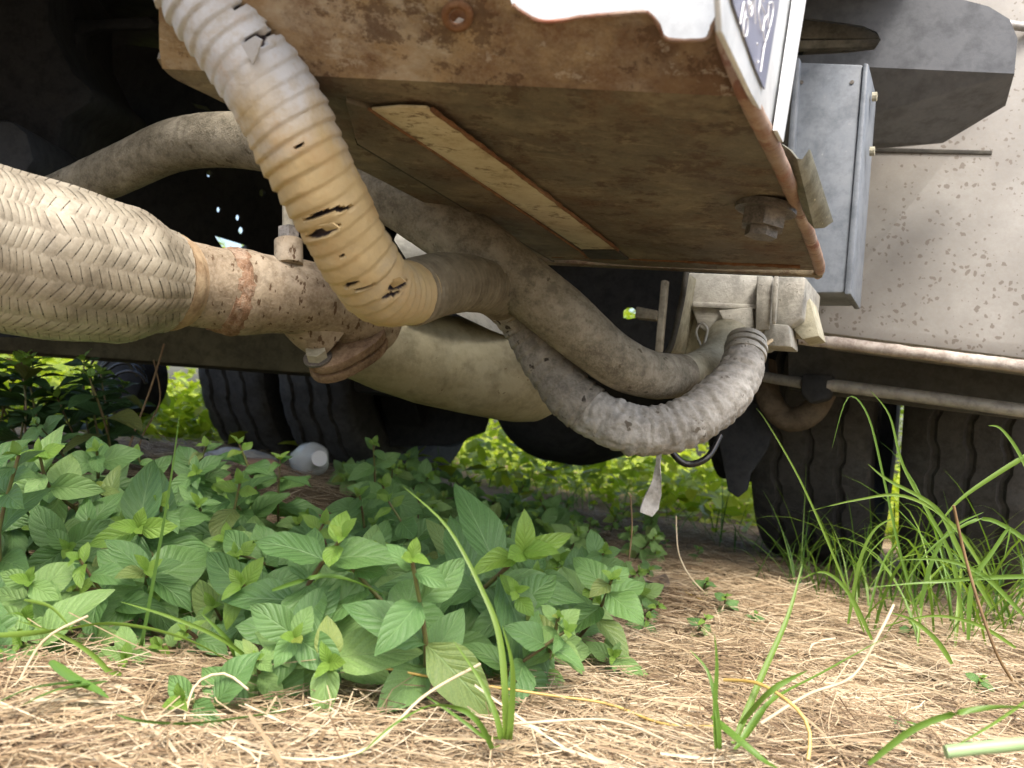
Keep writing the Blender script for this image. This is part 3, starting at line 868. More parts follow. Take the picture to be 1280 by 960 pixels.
# clamp flange below the pipe
fc = at(432, 428, .845)
fa = (at(478, 398, .87) - at(388, 450, .835)).normalized()        # long direction
fn = Vector((0.35, 0.75, -0.45)); fn = (fn - fa * fn.dot(fa)).normalized()
fb = fa.cross(fn)
for k, of in enumerate((0.0, 0.0115)):
    ol = []
    for q in range(28):
        a = 2 * PI * q / 28
        x = math.cos(a); y = math.sin(a)
        rx = 0.040; ry = 0.0165 + 0.006 * abs(y)
        ol.append(fc + fn * of + fa * rx * math.copysign(abs(x) ** 0.75, x) + fb * ry * math.copysign(abs(y) ** 0.75, y))
    plate('clamp_flange', ol, fn * 0.009, M['flangerust'], EX, (), 0.0015, 'rusty bolted clamp plate' if k == 0 else None)
bh = fc - fa * 0.030
hb = prism('clamp_bolt', bh - fn * 0.010, fn, 0.0098, 0.010, 6, M['alu_tan'], EX, 0.001)
prism('clamp_washer', bh - fn * 0.002, fn, 0.0130, 0.002, 24, M['bolt'], EX)
tube('branch_pipe', [at(380, 385, .83), at(392, 402, .84), at(415, 420, .85)], [.028, .027, .026], M['pipe'], EX, 28, 0.004)

# --- muffler and heat shield
m0 = at(392, 424, .93); m1 = at(694, 476, 1.12)
ml = (m1 - m0).length
prof = [(0, 0.0), (0.0, .02), (.03, .030), (.08, .042), (.13, .050), (.19, .054), (.24, .056), (ml - .055, .056), (ml - .03, .053), (ml - .012, .044), (ml - .003, .028), (ml, 0)]
lathe('muffler', m0, m1 - m0, prof, 48, M['muffler'], TR, 'dusty tan muffler with a rounded end', angle=60)
bm = bmesh.new()
sh = [[(520, 372, 1.0), (580, 352, 1.03), (640, 372, 1.08), (690, 420, 1.12)], [(520, 395, .965), (580, 376, .985), (622, 396, 1.02), (668, 428, 1.06)], [(515, 388, .945), (570, 392, .955), (612, 412, .99), (655, 428, 1.04)]]
g_ = [[bm.verts.new(at(*q)) for q in r] for r in sh]
for a, b in zip(g_, g_[1:]):
    for k in range(3):
        bm.faces.new((a[k], a[k + 1], b[k + 1], b[k]))
bmesh.ops.subdivide_edges(bm, edges=bm.edges[:], cuts=2, use_grid_fill=True, smooth=0.4)
ret = bmesh.ops.extrude_face_region(bm, geom=bm.faces[:])
bmesh.ops.translate(bm, verts=[q for q in ret['geom'] if isinstance(q, bmesh.types.BMVert)], vec=(0, .002, .002))
from_bm(bm, 'heat_shield', M['shield'], TR, True, 50, 'bent grey sheet metal heat shield above the muffler')
plate('cross_bracket', [at(492, 300, .98), at(500, 282, .99), at(560, 310, .99), at(556, 320, .99), at(510, 328, .98)], Vector((0, .004, .002)), M['shield'], TR, (), 0.001)
tube('brake_pipe', [at(505, 345, .96), at(540, 325, .97), at(585, 290, .98), at(660, 300, .98), at(690, 315, 1.0)], .005, M['dark_steel'], TR, 10, 0.01)

# --- housing, window frame and boxes behind the tray
hd = 0.95
nC = -AX
hous = pplate('air_housing', [(858, 340), (952, 344), (950, 378), (945, 425), (905, 430), (872, 408), (864, 385)], at(900, 385, hd), nC, AX * 0.10, M['alu'], TR, (), 0.003, 'dusty cast housing under the rear of the tray')
pplate('housing_rib', [(866, 377), (951, 381), (951, 387), (866, 384)], at(900, 385, hd - .004), nC, AX * 0.004, M['alu'], hous, (), 0.001)
pplate('gusset', [(898, 388), (940, 384), (946, 432), (922, 434)], at(900, 385, hd - .008), nC, AX * 0.012, M['alu'], hous, (), 0.001)
cc = at(921, 398, hd - .010)
prism('round_boss', cc + AX * .008, -AX, 0.0135, 0.008, 28, M['alu'], hous, 0.0015)
pplate('flange_plate', [(946, 344), (966, 345), (962, 412), (944, 413)], at(900, 385, hd - .014), nC, AX * 0.11, M['alu'], hous, (), 0.0015)
pplate('side_box', [(966, 345), (1008, 346), (1003, 398), (988, 408), (963, 405)], at(900, 385, hd - .008), nC, AX * 0.10, M['alu'], hous, (), 0.003)
pplate('lower_lug', [(955, 413), (962, 404), (986, 406), (990, 434), (952, 432)], at(900, 385, hd - .012), nC, AX * 0.04, M['alu'], hous, (), 0.002)
pplate('box_rib', [(967, 345), (973, 345), (969, 404), (964, 404)], at(900, 385, hd - .020), nC, AX * 0.006, M['alu'], hous, (), 0.001)
pplate('wedge', [(1004, 385), (1012, 372), (1024, 420), (1003, 424), (992, 412)], at(900, 385, hd + .01), nC, AX * 0.05, M['alu_tan'], hous, (), 0.001)
tube('loose_wire', [at(906, 428, .90), at(922, 441, .89), at(945, 438, .89), at(965, 425, .90)], .0018, M['pale_stalk'], hous, 8, 0.004)
tube('wire_loop', [at(876, 432, .90), at(870, 416, .90), at(876, 404, .90), at(884, 412, .90), at(880, 430, .90)], .0014, M['alu'], hous, 8, 0.003)
# bent window frame (U-channel)
fp = [(858, 340), (853, 372), (846, 405), (839, 432), (833, 442), (822, 446), (790, 442), (750, 434)]
bm = bmesh.new()
ra = [bm.verts.new(at(x, y, .93)) for x, y in fp]; rb = [bm.verts.new(at(x, y, .93) + AX * 0.085) for x, y in fp]
for k in range(len(fp) - 1):
    bm.faces.new((ra[k], ra[k + 1], rb[k + 1], rb[k]))
bmesh.ops.solidify(bm, geom=bm.faces[:], thickness=0.005)
from_bm(bm, 'bent_bracket', M['alu_tan'], TR, True, 50, 'bent steel bracket framing a dark gap')
pplate('bracket_web', [(856, 352), (868, 388), (880, 405), (893, 410), (893, 452), (848, 452), (840, 440)], at(870, 420, .975), nC, AX * 0.004, M['alu_tan'], TR, (), 0.001)
tube('bracket_edge', [at(x, y, .928) for x, y in fp], .003, M['dark_steel'], bpy.data.objects['bent_bracket'], 8, 0.004)
# blue grey box
bp = at(1040, 220, 1.0)
bb = pplate('control_box', [(996, 77), (1079, 80), (1056, 366), (985, 366)], bp, nC, AX * 0.085, M['bluebox'], TR, (), 0.003, 'blue grey metal box behind the cabinet')
pplate('box_lid_edge', [(1079, 78), (1086, 79), (1064, 368), (1055, 368)], bp - AX * .003, nC, AX * 0.094, M['bluebox'], bb, (), 0.002)
pplate('box_hinge', [(993, 70), (1000, 72), (992, 200), (983, 200)], bp - AX * .010, nC, AX * 0.012, M['bluebox'], bb, (), 0.002)
h0 = at_plane(1030, 220, bp, nC) + AX * .085
box('mount_arm', h0 + AX * .12, AX * .12, LAT * .012, ZV * .03, M['dark_steel'], bb, .002)
for x, y in ((1002, 103), (1065, 103), (994, 155)):
    prism('screw', at_plane(x, y, bp, nC) + AX * .001, -AX, 0.0022, 0.002, 10, M['bolt'], bb)
for x, y in ((1087, 108), (1084, 178)):
    prism('latch', at_plane(x, y, bp, nC) + AX * .03, AX.cross(ZV), 0.005, 0.005, 10, M['alu_tan'], bb, 0.001)
# wrinkled black plates in the gap
pplate('bracket_bar', [(795, 383), (822, 388), (820, 400), (793, 397)], at(800, 390, 1.42), nC, AX * .02, M['tan_bar'], TR, (), 0.002)
pplate('upright_bar', [(826, 350), (834, 350), (826, 440), (818, 440)], at(826, 390, 1.25), nC, AX * .012, M['tan_bar'], TR, (), 0.002)

# --- fuel tank, guard and side bar at the rear
tp = at(1150, 330, 1.24)
ntk = (-AX)
tk = pplate('fuel_tank', [(1000, -160), (1460, -130), (1460, 470), (1300, 455), (1020, 419), (1000, 417)], tp, ntk, AX * 0.42, M['tank'], TR, (), 0.02, 'spotted bare metal fuel tank')
lp = [at_plane(x, y, tp, ntk) - AX * 0.004 for x, y in ((1000, 424), (1100, 436), (1200, 449), (1300, 461), (1460, 482))]
tube('tank_lip', lp, .0085, M['tanklip'], tk, 12, 0.01, rf=lambda s, a, p: 1 + 0.14 * noise.noise(p * 60), label='rough rusty lip along the bottom of the tank')
pplate('tank_crease', [(1086, 184), (1240, 188), (1240, 193), (1086, 190)], tp - AX * .002, ntk, AX * 0.004, M['dark_steel'], tk, (), 0.0008)  # dark strip added to draw the crease line across the tank
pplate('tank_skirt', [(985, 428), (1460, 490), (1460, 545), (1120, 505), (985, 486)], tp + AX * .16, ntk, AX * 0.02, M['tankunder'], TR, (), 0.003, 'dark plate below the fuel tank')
tube('side_bar', [at(1035, 481, 1.40), at(1160, 497, 1.33), at(1300, 516, 1.26), at(1460, 534, 1.2)], .0095, M['bar'], TR, 14, 0.02, label='grey tubular bar under the tank')
tube('bar_stub', [at(950, 470, 1.5), at(972, 474, 1.47), at(1004, 479, 1.43)], .0085, M['bar'], TR, 12, 0.02)
pplate('bar_clamp', [(1002, 466), (1042, 468), (1038, 498), (1012, 505), (1000, 492)], at(1020, 485, 1.40), ntk, AX * .03, M['black'], TR, (), 0.006)
tube('brown_elbow', [at(955, 455, 1.55), at(962, 500, 1.52), at(985, 524, 1.5), at(1015, 515, 1.48), at(1035, 480, 1.5)], .020, M['brown_hose'], TR, 18, 0.01, label='dull brown bent hose beneath the tank')
# plastic guard in front of the tank: upright upper face and a lower face bent back
gpn = at(1150, 60, 1.10)
gd = pplate('guard_panel', [(960, -160), (1190, -160), (1190, -4), (1236, 8), (1262, 24), (1272, 48), (1268, 92), (1090, 84), (960, 80)], gpn, ntk, AX * 0.006, M['guard'], TR, [[(980, 20), (1020, 24), (1078, 32), (1096, 40), (1101, 50), (1093, 62), (1060, 66), (980, 70)]], 0, 'dark plastic guard panel with a slot')
q0 = [at_plane(x, y, gpn, ntk) for x, y in ((960, 80), (1090, 84), (1268, 92))]
q1 = [at(1257, 132, 1.150), at(1180, 178, 1.19), at(1090, 186, 1.19), at(960, 180, 1.19)]
plate('guard_skirt', q0 + q1, Vector((0.001, 0.006, 0.001)), M['guard'], gd, (), 0)
pplate('slot_bar', [(970, 10), (1110, 42), (1110, 48), (970, 48)], gpn + AX * .035, ntk, AX * .004, M['tan_bar'], TR, (), 0.001)
pplate('slot_ledge', [(970, 50), (1120, 48), (1120, 58), (970, 62)], gpn + AX * .03, ntk, AX * .01, M['tan_bar'], TR, (), 0.002)
tube('guard_rod', [at(1255, 30, 1.2), at(1300, 36, 1.2), at(1400, 45, 1.18)], .006, M['bar'], TR, 10, 0.02)

# --- wheels
def tyre_mesh(W=0.21, R=0.34, seg=132):
    bm = bmesh.new()
    prof = []                                  # (x, r, zigzag weight, lug)
    half = W / 2
    prof += [(-half * .72, R * .60, 0, 0), (-half * .98, R * .72, 0, 0), (-half * 1.03, R * .84, 0, 0), (-half, R * .945, 0, 0), (-half * .93, R * .975, 0, 1)]
    cent = [-.52, 0.0, .52]
    edges_ = [-0.80]
    prof.append((-half * .80, R * .992, 0, 1))
    for c_ in cent:
        g = 0.06
        prof += [(half * (c_ - g - .015), R, 1, 0), (half * (c_ - g + .03), R - .008, 1, 0), (half * (c_ + g - .03), R - .008, 1, 0), (half * (c_ + g + .015), R, 1, 0)]
    prof.append((half * .80, R * .992, 0, 1))
    prof += [(half * .93, R * .975, 0, 1), (half, R * .945, 0, 0), (half * 1.03, R * .84, 0, 0), (half * .98, R * .72, 0, 0), (half * .72, R * .60, 0, 0)]
    rings = []
    for k in range(seg):
        a = 2 * PI * k / seg
        zig = (0.0035 if (k // 3) % 2 == 0 else -0.0035)
        ring = []
        for (x, r, zw, lug) in prof:
            rr_ = r
            if lug and k % 4 == 0:
                rr_ -= 0.006
            elif r >= R * 0.995 and k % 4 == 2:
                rr_ -= 0.0028
            ring.append(bm.verts.new((x + zig * zw, rr_ * math.cos(a), rr_ * math.sin(a))))
        rings.append(ring)
    for k in range(seg):
        a, b = rings[k], rings[(k + 1) % seg]
        for j in range(len(prof) - 1):
            bm.faces.new((a[j], a[j + 1], b[j + 1], b[j]))
    me = bpy.data.meshes.new('tyre')
    bmesh.ops.recalc_face_normals(bm, faces=bm.faces)
    bm.to_mesh(me); bm.free()
    shade(me, 24)
    me.materials.append(M['tyre'])
    return me
def rim_mesh():
    bm = bmesh.new()
    prof = [(-.075, .208), (-.07, .196), (-.03, .185), (.03, .185), (.05, .12), (.045, .075), (.02, .06), (.02, .0)]
    seg = 40
    rings = [[bm.verts.new((x, r * math.cos(2 * PI * k / seg), r * math.sin(2 * PI * k / seg))) for k in range(seg)] for x, r in prof[:-1]]
    c0 = bm.verts.new((.02, 0, 0))
    for a, b in zip(rings, rings[1:]):
        for k in range(seg):
            bm.faces.new((a[k], a[(k + 1) % seg], b[(k + 1) % seg], b[k]))
    for k in range(seg):
        bm.faces.new((rings[-1][k], rings[-1][(k + 1) % seg], c0))
    me = bpy.data.meshes.new('rim')
    bmesh.ops.recalc_face_normals(bm, faces=bm.faces)
    bm.to_mesh(me); bm.free(); shade(me, 40)
    me.materials.append(M['rim'])
    return me
TM, RM = tyre_mesh(), rim_mesh()
c1 = at(1037, 590, 1.93)
ang = math.atan2(-LAT.y, -LAT.x)
for k, dlat in enumerate((-0.258, 0.0, 1.12, 1.378)):
    p = c1 + LAT * dlat
    gr = 0.012 if dlat < 1 else 0.035
    w_ = empty('wheel', Vector((p.x, p.y, gr + 0.335)))
    w_.parent = TR; w_.matrix_parent_inverse = Matrix.Translation(-TR.location)
    w_.rotation_euler = (0.3 * k, 0, ang)
    w_['label'] = ('worn black tyre of the near rear pair' if dlat < 1 else 'worn black tyre of the far rear pair')
    for nm, me in (('tyre', TM), ('rim', RM)):
        o = bpy.data.objects.new(nm, me); COL.objects.link(o); o.parent = w_
        if nm == 'rim' and k in (2, 1):
            o.rotation_euler = (0, 0, PI)
for dl in (0.12, 0.92):
    q = c1 + LAT * dl
    prism('brake_drum', Vector((q.x, q.y, .36)), LAT, .205, .10, 36, M['black'], TR, .01)
pa = c1 + LAT * 0.10; pb = c1 + LAT * 1.30
za = 0.35
tube('rear_axle', [Vector((pa.x, pa.y, za)), Vector((pb.x, pb.y, za))], .055, M['black'], TR, 20, 0.05, label='black rear axle tube')
dc = at(735, 492, 2.2)
lathe('differential', dc - AX * .30, AX, [(0, 0), (0, .08), (.04, .13), (.12, .165), (.26, .172), (.40, .155), (.50, .11), (.55, 0)], 40, M['black'], TR, 'round black differential housing')
tube('drive_shaft', [at(745, 455, 1.95), at(640, 440, 1.6), at(560, 420, 1.4)], .035, M['black'], TR, 18, 0.05)
pplate('black_flap', [(425, 430), (600, 430), (618, 500), (605, 540), (560, 556), (450, 560)], at(520, 500, 2.25), nC, AX * .008, M['black'], TR, (), 0.002, 'black plate added for the dark area below the muffler')  # made-up plate filling the dark area below the muffler
# mud flap hanging behind the loop of duct
fl_ = [(893, 500), (975, 505), (960, 560), (938, 592), (934, 612), (922, 622), (910, 614), (903, 575), (896, 545)]
pplate('black_flap', fl_, at(930, 560, 1.55), nC, AX * .008, M['black'], TR, (), 0.002, 'torn black mud flap')
tube('hanging_cable', [at(815, 520, 1.2), at(838, 562, 1.2), at(858, 580, 1.2), at(884, 572, 1.2), at(900, 545, 1.22)], .0045, M['cable'], TR, 10, 0.006, label='thin black cable hanging in a loop')

# --- chassis: rails, beam, floor and dim engine parts
rp = at(300, 300, 1.9)
def cir(x, y, r, n=12):
    return [(x + r * math.cos(2 * PI * k / n), y + r * 1.25 * math.sin(2 * PI * k / n)) for k in range(n)]
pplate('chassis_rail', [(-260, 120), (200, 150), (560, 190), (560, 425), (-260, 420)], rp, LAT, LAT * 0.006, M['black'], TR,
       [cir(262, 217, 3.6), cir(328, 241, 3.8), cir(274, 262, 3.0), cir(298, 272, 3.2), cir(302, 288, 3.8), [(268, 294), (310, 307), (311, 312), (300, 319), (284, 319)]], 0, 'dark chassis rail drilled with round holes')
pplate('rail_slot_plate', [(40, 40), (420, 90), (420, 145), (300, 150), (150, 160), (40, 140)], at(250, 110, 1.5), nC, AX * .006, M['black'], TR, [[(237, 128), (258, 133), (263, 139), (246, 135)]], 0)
pplate('gap_shade_plate', [(560, 250), (960, 250), (960, 470), (560, 470)], at(760, 380, 1.62), nC, AX * 0.006, M['black'], TR, [[(778, 388), (783, 384), (790, 384), (796, 389), (795, 397), (786, 399), (778, 397)]], 0)  # dark plate added for the black space behind the bracket
beam = plate('cross_beam', [at(-200, 380, 1.55), at(480, 420, 1.75), at(480, 474, 1.75), at(-200, 424, 1.55)], Vector((-.02, .12, 0)), M['olive'], TR, (), 0.006, 'muddy olive cross beam behind the exhaust')
plate('rear_cross_member', [at(440, 400, 1.9), at(900, 440, 1.9), at(900, 520, 1.9), at(620, 505, 1.9), at(440, 490, 1.9)], AX * .08, M['black'], TR, (), 0.01)
o0 = B - LAT * 0.02
def tp_(s, l, z):
    q = o0 + AX * s + LAT * l
    return Vector((q.x, q.y, z))
plate('shade_floor', [tp_(0.16, 0.0, 0.80), tp_(2.75, 0.0, 0.80), tp_(2.75, 1.75, 0.80), tp_(-0.15, 1.75, 0.80), tp_(-0.15, 0.75, 0.80), tp_(0.16, 0.45, .80)], ZV * 0.06, M['black'], TR, (), 0)  # overhead cover added to keep the chassis below it dark
plate('shade_slab', [tp_(-.20, .50, .70), tp_(.14, .50, .70), tp_(.14, 1.75, .70), tp_(-.20, 1.75, .70)], ZV * .05, M['black'], TR, (), 0)  # unseen slab added to block light from the upper left
plate('hose_shade_plate', [tp_(-.05, .42, .55), tp_(-.05, 1.5, .53), tp_(-.05, 1.5, .86), tp_(-.05, .42, .86)], AX * .012, M['black'], TR, (), 0)  # out-of-view plate added to shadow the left end of the grey hose
plate('near_rail', [tp_(0.5, 0.42, .56), tp_(2.7, 0.42, .56), tp_(2.7, 0.42, .74), tp_(0.5, 0.42, .74)], LAT * .06, M['black'], TR, (), 0.004)
plate('unseen_body', [tp_(.20, -.02, .865), tp_(2.75, -.02, .865), tp_(2.75, -.02, 1.25), tp_(.20, -.02, 1.25)], LAT * 1.79, M['white_paint'], TR, (), 0.01, 'unseen white body above the chassis, sized for its shadow')  # unseen body, its extent shaped for the shadow it casts
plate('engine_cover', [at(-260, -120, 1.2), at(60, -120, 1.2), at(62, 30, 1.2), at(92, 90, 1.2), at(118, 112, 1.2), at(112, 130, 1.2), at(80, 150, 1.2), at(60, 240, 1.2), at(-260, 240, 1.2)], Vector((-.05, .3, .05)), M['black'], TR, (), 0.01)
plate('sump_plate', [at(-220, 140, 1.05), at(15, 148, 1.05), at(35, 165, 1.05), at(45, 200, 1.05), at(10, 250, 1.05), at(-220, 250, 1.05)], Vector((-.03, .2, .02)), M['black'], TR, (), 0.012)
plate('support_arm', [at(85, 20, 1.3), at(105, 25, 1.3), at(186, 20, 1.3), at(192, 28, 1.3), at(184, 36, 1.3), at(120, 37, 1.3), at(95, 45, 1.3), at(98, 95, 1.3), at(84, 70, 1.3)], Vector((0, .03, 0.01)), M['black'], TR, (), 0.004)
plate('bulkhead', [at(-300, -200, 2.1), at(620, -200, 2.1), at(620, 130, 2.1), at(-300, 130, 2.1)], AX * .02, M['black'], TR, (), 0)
# coil of cable and hub at the far left
hb_ = at(150, 474, 2.3)
hub = lathe('far_hub', hb_ - AX * .03, AX, [(0, 0), (0, .06), (.02, .085), (.10, .09), (.12, 0)], 28, M['black'], TR, 'black hub with glossy cable loops')
for k, (dx, dy, r, t0, t1) in enumerate([(0, 0, 33, 2.5, 5.8), (4, 4, 28, 2.2, 6.2), (-4, -6, 38, 3.4, 5.6), (8, 10, 24, 2.8, 5.9), (0, 12, 34, 2.0, 4.0)]):
    pts = []
    for q in range(9):
        a = t0 + (t1 - t0) * q / 8
        pts.append(at(152 + dx + r * math.cos(a), 478 + dy + r * 1.0 * math.sin(a), 2.2 - .02 * k))
    tube('cable_loop', pts, .0035, M['cable'], hub, 8, 0.01)
tube('kinked_cable', [at(124, 462, 2.15), at(136, 452, 2.15), at(148, 441, 2.14), at(160, 452, 2.15), at(172, 470, 2.15)], .004, M['cable'], hub, 8, 0.01)
tube('bent_wire', [at(125, 483, 2.13), at(132, 474, 2.13), at(141, 476, 2.13), at(126, 484, 2.13)], .004, M['bar'], hub, 8, 0.01)

# torn strip hanging from the duct
ts = []
bm = bmesh.new()
left = [(820, 556), (821, 580), (817, 596), (808, 615), (800, 634), (799, 640)]
right = [(828, 556), (826, 581), (827, 598), (826, 618), (822, 636), (814, 646)]
la = [bm.verts.new(at(x, y, .775 + .004 * math.sin(k))) for k, (x, y) in enumerate(left)]
ra = [bm.verts.new(at(x, y, .778 - .005 * math.sin(k * 1.3))) for k, (x, y) in enumerate(right)]
for k in range(5):
    bm.faces.new((la[k], ra[k], ra[k + 1], la[k + 1]))
bmesh.ops.subdivide_edges(bm, edges=bm.edges[:], cuts=2, use_grid_fill=True)
for v in bm.verts:
    v.co += Vector((0, 0.004, 0)) * noise.noise(v.co * 90)
bmesh.ops.solidify(bm, geom=bm.faces[:], thickness=0.0012)
o = from_bm(bm, 'torn_strip', M['duct'], None, True, 70)
tag(o, 'torn scrap of pale wrapping dangling from the lowest bend of the duct', 'scrap')

# ------------------------------------------------------------------ weeds
def leaf_mesh(name, mat, width=0.46, curl=0.16, fold=0.22, wave=0.02, seed=0, nv=9, nu=6):
    rnd = random.Random(seed)
    bm = bmesh.new()
    uvl = bm.loops.layers.uv.new('UVMap')
    rows = []
    bend = rnd.uniform(-.06, .06)
    for j in range(nv + 1):
        v = j / nv
        t = max(0.0, (v - 0.07) / 0.93)
        wd = (math.sin(PI * t ** 0.76) ** 0.72 if 0 < t < 1 else 0.0) * (1 - 0.22 * t)
        if t > .82:
            wd *= 1 - 0.30 * ((t - .82) / .18)
        wd = max(wd * width * 0.5, 0.012 if v < .5 else 0.002)
        row = []
        for i in range(nu + 1):
            u = -1 + 2 * i / nu
            x = u * wd + bend * v * v
            z = -curl * v * v + fold * abs(u) * wd * (1 - .5 * v) + wave * math.sin(v * 11 + (3 if u > 0 else 0) + seed) * abs(u) ** 1.5
            z += 0.07 * math.sin(v * 2.2)
            row.append((bm.verts.new((x, v, z)), ((u + 1) / 2, v)))
        rows.append(row)
    for a, b in zip(rows, rows[1:]):
        for i in range(nu):
            f = bm.faces.new((a[i][0], a[i + 1][0], b[i + 1][0], b[i][0]))
            for lp, uvv in zip(f.loops, (a[i][1], a[i + 1][1], b[i + 1][1], b[i][1])):
                lp[uvl].uv = uvv
    me = bpy.data.meshes.new(name)
    bm.to_mesh(me); bm.free()
    for p in me.polygons:
        p.use_smooth = True
    me.materials.append(M[mat])
    return me
LV = {}
for mt in ('leaf', 'leaf_pale', 'leaf_young', 'leaf_shaded'):
    LV[mt] = [leaf_mesh('leaf', mt, wd, cu, fo_, wa, k) for k, (wd, cu, fo_, wa) in enumerate([(.60, .12, .30, .015), (.68, .22, .22, .03), (.56, .34, .30, .02), (.70, .08, .16, .035), (.55, .2, .42, .02)])]
def stem_mesh(pts, r0, r1):
    bm = tube('stem', pts, [r0 + (r1 - r0) * k / (len(pts) - 1) for k in range(len(pts))], None, None, 6, 0.012, caps=False, per=4, raw=True)
    me = bpy.data.meshes.new('stem')
    bm.to_mesh(me); bm.free()
    for p in me.polygons:
        p.use_smooth = True
    me.materials.append(M['stem'])
    return me
def weed_template(seed, h, n, big, main='leaf', width=1.0, lean=0.12):
    """returns stem mesh and a list of (leaf mesh, matrix) in the plant's own frame"""
    r = random.Random(seed)
    top = Vector((r.uniform(-lean, lean) * h * 2, r.uniform(-lean, lean) * h * 2, h))
    mid = Vector((top.x * .3 + r.uniform(-.1, .1) * h, top.y * .3 + r.uniform(-.1, .1) * h, h * .5))
    pts = [Vector((0, 0, -.02)), mid, top]
    cpts = catmull(pts, 12)
    sm = stem_mesh(pts, 0.0022, 0.0014)
    leaves = []
    az0 = r.uniform(0, 6.28)
    for k in range(n):
        f = (k + 0.6) / n
        node = cpts[min(len(cpts) - 1, int((0.28 + 0.72 * f) * (len(cpts) - 1)))]
        if f < .80:
            size = big * (0.62 + 0.38 * math.sin(PI * min(1, f * 1.15))) * r.uniform(.85, 1.12)
            elev = r.uniform(-.15, .22) + 0.12 * f
            mt = main
        else:
            size = big * r.uniform(.42, .62) * (1.35 - f * .5)
            elev = r.uniform(.15, .45)
            mt = main if r.random() < .45 else 'leaf_young'
        for s in (0, 1):
            az = az0 + k * PI / 2 + s * PI + r.uniform(-.3, .3)
            sz = size * r.uniform(.86, 1.1)
            me = r.choice(LV[mt])
            mtx = Matrix.Translation(node) @ Matrix.Rotation(az, 4, 'Z') @ Matrix.Rotation(elev, 4, 'X') @ Matrix.Rotation(r.uniform(-.35, .35), 4, 'Y') @ Matrix.Diagonal((sz * width, sz, sz, 1))
            leaves.append((me, mtx))
    for s in range(3):                                   # the youngest leaves at the tip
        az = az0 + s * 2.1
        sz = big * r.uniform(.20, .32)
        mtx = Matrix.Translation(cpts[-1]) @ Matrix.Rotation(az, 4, 'Z') @ Matrix.Rotation(r.uniform(.6, 1.0), 4, 'X') @ Matrix.Diagonal((sz, sz, sz, 1))
        leaves.append((r.choice(LV['leaf_young']), mtx))
    return sm, leaves
def put_weed(tpl, loc, rz, sc, label, group=None, tilt=(0, 0)):
    sm, leaves = tpl
    e_ = empty('weed_plant', loc)
    e_.rotation_euler = (Matrix.Rotation(tilt[0], 3, 'X') @ Matrix.Rotation(tilt[1], 3, 'Y') @ Matrix.Rotation(rz, 3, 'Z')).to_euler()
    e_.scale = (sc, sc, sc)
    tag(e_, label, 'plant', group)
    o = bpy.data.objects.new('stem', sm); COL.objects.link(o); o.parent = e_
    for me, mx in leaves:
        o = bpy.data.objects.new('leaf', me); COL.objects.link(o); o.parent = e_; o.matrix_local = mx
    return e_
T_MID = [weed_template(20 + k, .125 + .018 * (k % 3), 5, .054) for k in range(7)]
T_PALE = [weed_template(40 + k, .09, 4, .055, 'leaf_pale') for k in range(4)]
T_DARK = [weed_template(50 + k, .17, 5, .085, 'leaf_shaded') for k in range(3)]
T_SMALL = [weed_template(60 + k, .085, 5, .032, 'leaf_pale') for k in range(3)]
T_LONG = [weed_template(70 + k, .13, 4, .092, 'leaf', .72) for k in range(2)]
T_LOW = [weed_template(80 + k, .045, 3, .030, 'leaf') for k in range(3)]
def hero(px, py, d, tpl, rz, sc, label, group=None, tilt=(1.1, 0)):
    """place a plant so that its tip rosette is at depth d in that direction; its lower stem bends down to the ground"""
    p = at(px, py, d)
    sm, leaves = tpl
    rot = Matrix.Rotation(tilt[0], 3, 'X') @ Matrix.Rotation(tilt[1], 3, 'Y') @ Matrix.Rotation(rz, 3, 'Z')
    tipv = max((v.co for v in sm.vertices), key=lambda c: c.z)
    low = rot @ (tipv * sc)
    base = p - low
    g = gz(base.x, base.y + .02)
    e_ = put_weed(tpl, base, rz, sc, label, group, tilt)
    if base.z > g:
        inv = rot.inverted()
        b0 = Vector((0, 0, 0)); b2 = inv @ (Vector((0, .03, g - .01 - base.z)) / sc); b1 = (b0 + b2) * .5 + inv @ Vector((0, .012, 0)) / sc
        bm = tube('stem', [b2, b1, Vector((0, 0, .004))], .0022 / sc, None, None, 6, .02, raw=True)
        me = bpy.data.meshes.new('lower_stem'); bm.to_mesh(me); bm.free(); me.materials.append(M['stem'])
        o = bpy.data.objects.new('lower_stem', me); COL.objects.link(o); o.parent = e_
    return e_
hero(48, 568, .86, T_PALE[0], .4, 1.0, 'weed with a bright green top rosette at the left below the braided pipe')
hero(170, 660, .76, T_MID[0], .2, 1.35, 'broad leaved weed crossed by one upright grass blade', None, (1.2, .1))
hero(118, 610, .92, T_MID[3], 1.2, 1.0, 'mid green weed between the bright rosette and the upright grass blade')
hero(296, 690, .78, T_MID[1], 1.0, .95, 'weed with glossy young leaves in the middle of the clump')
hero(35, 728, .66, T_PALE[1], 2.2, .85, 'small pale green weed at the left end of the clump, beside dry straw')
hero(410, 826, .58, T_PALE[2], .1, 1.12, 'pale green weed with wide spread leaves and red stem standing on straw', None, (1.2, 0))
hero(410, 738, .70, T_PALE[3], 1.3, .86, 'pale green weed behind the one with the red stem')
hero(470, 695, .74, T_PALE[1], .9, .84, 'pale weed with an upturned leaf pair in mid clump')
hero(555, 800, .66, T_MID[2], 2.0, .78, 'low weed with drooping blue green leaves beside the yellow stalk')
hero(652, 690, .68, T_LONG[0], .3, 1.1, 'tall weed with long dark pointed leaves at the right of the clump', None, (1.0, .15))
hero(690, 800, .70, T_SMALL[0], .3, 1.15, 'small leaved weed on a reddish stem beside the yellow stalk')
hero(768, 820, .74, T_SMALL[1], 1.0, 1.1, 'small leaved weed at the right edge of the clump on open straw')
hero(755, 690, .92, T_MID[4], .8, .80, 'weed with paired dark leaves behind the long leaved one')
hero(575, 690, .80, T_LONG[1], 1.7, .70, 'weed with broad dark leaves between the pale weeds and the long leaved one')
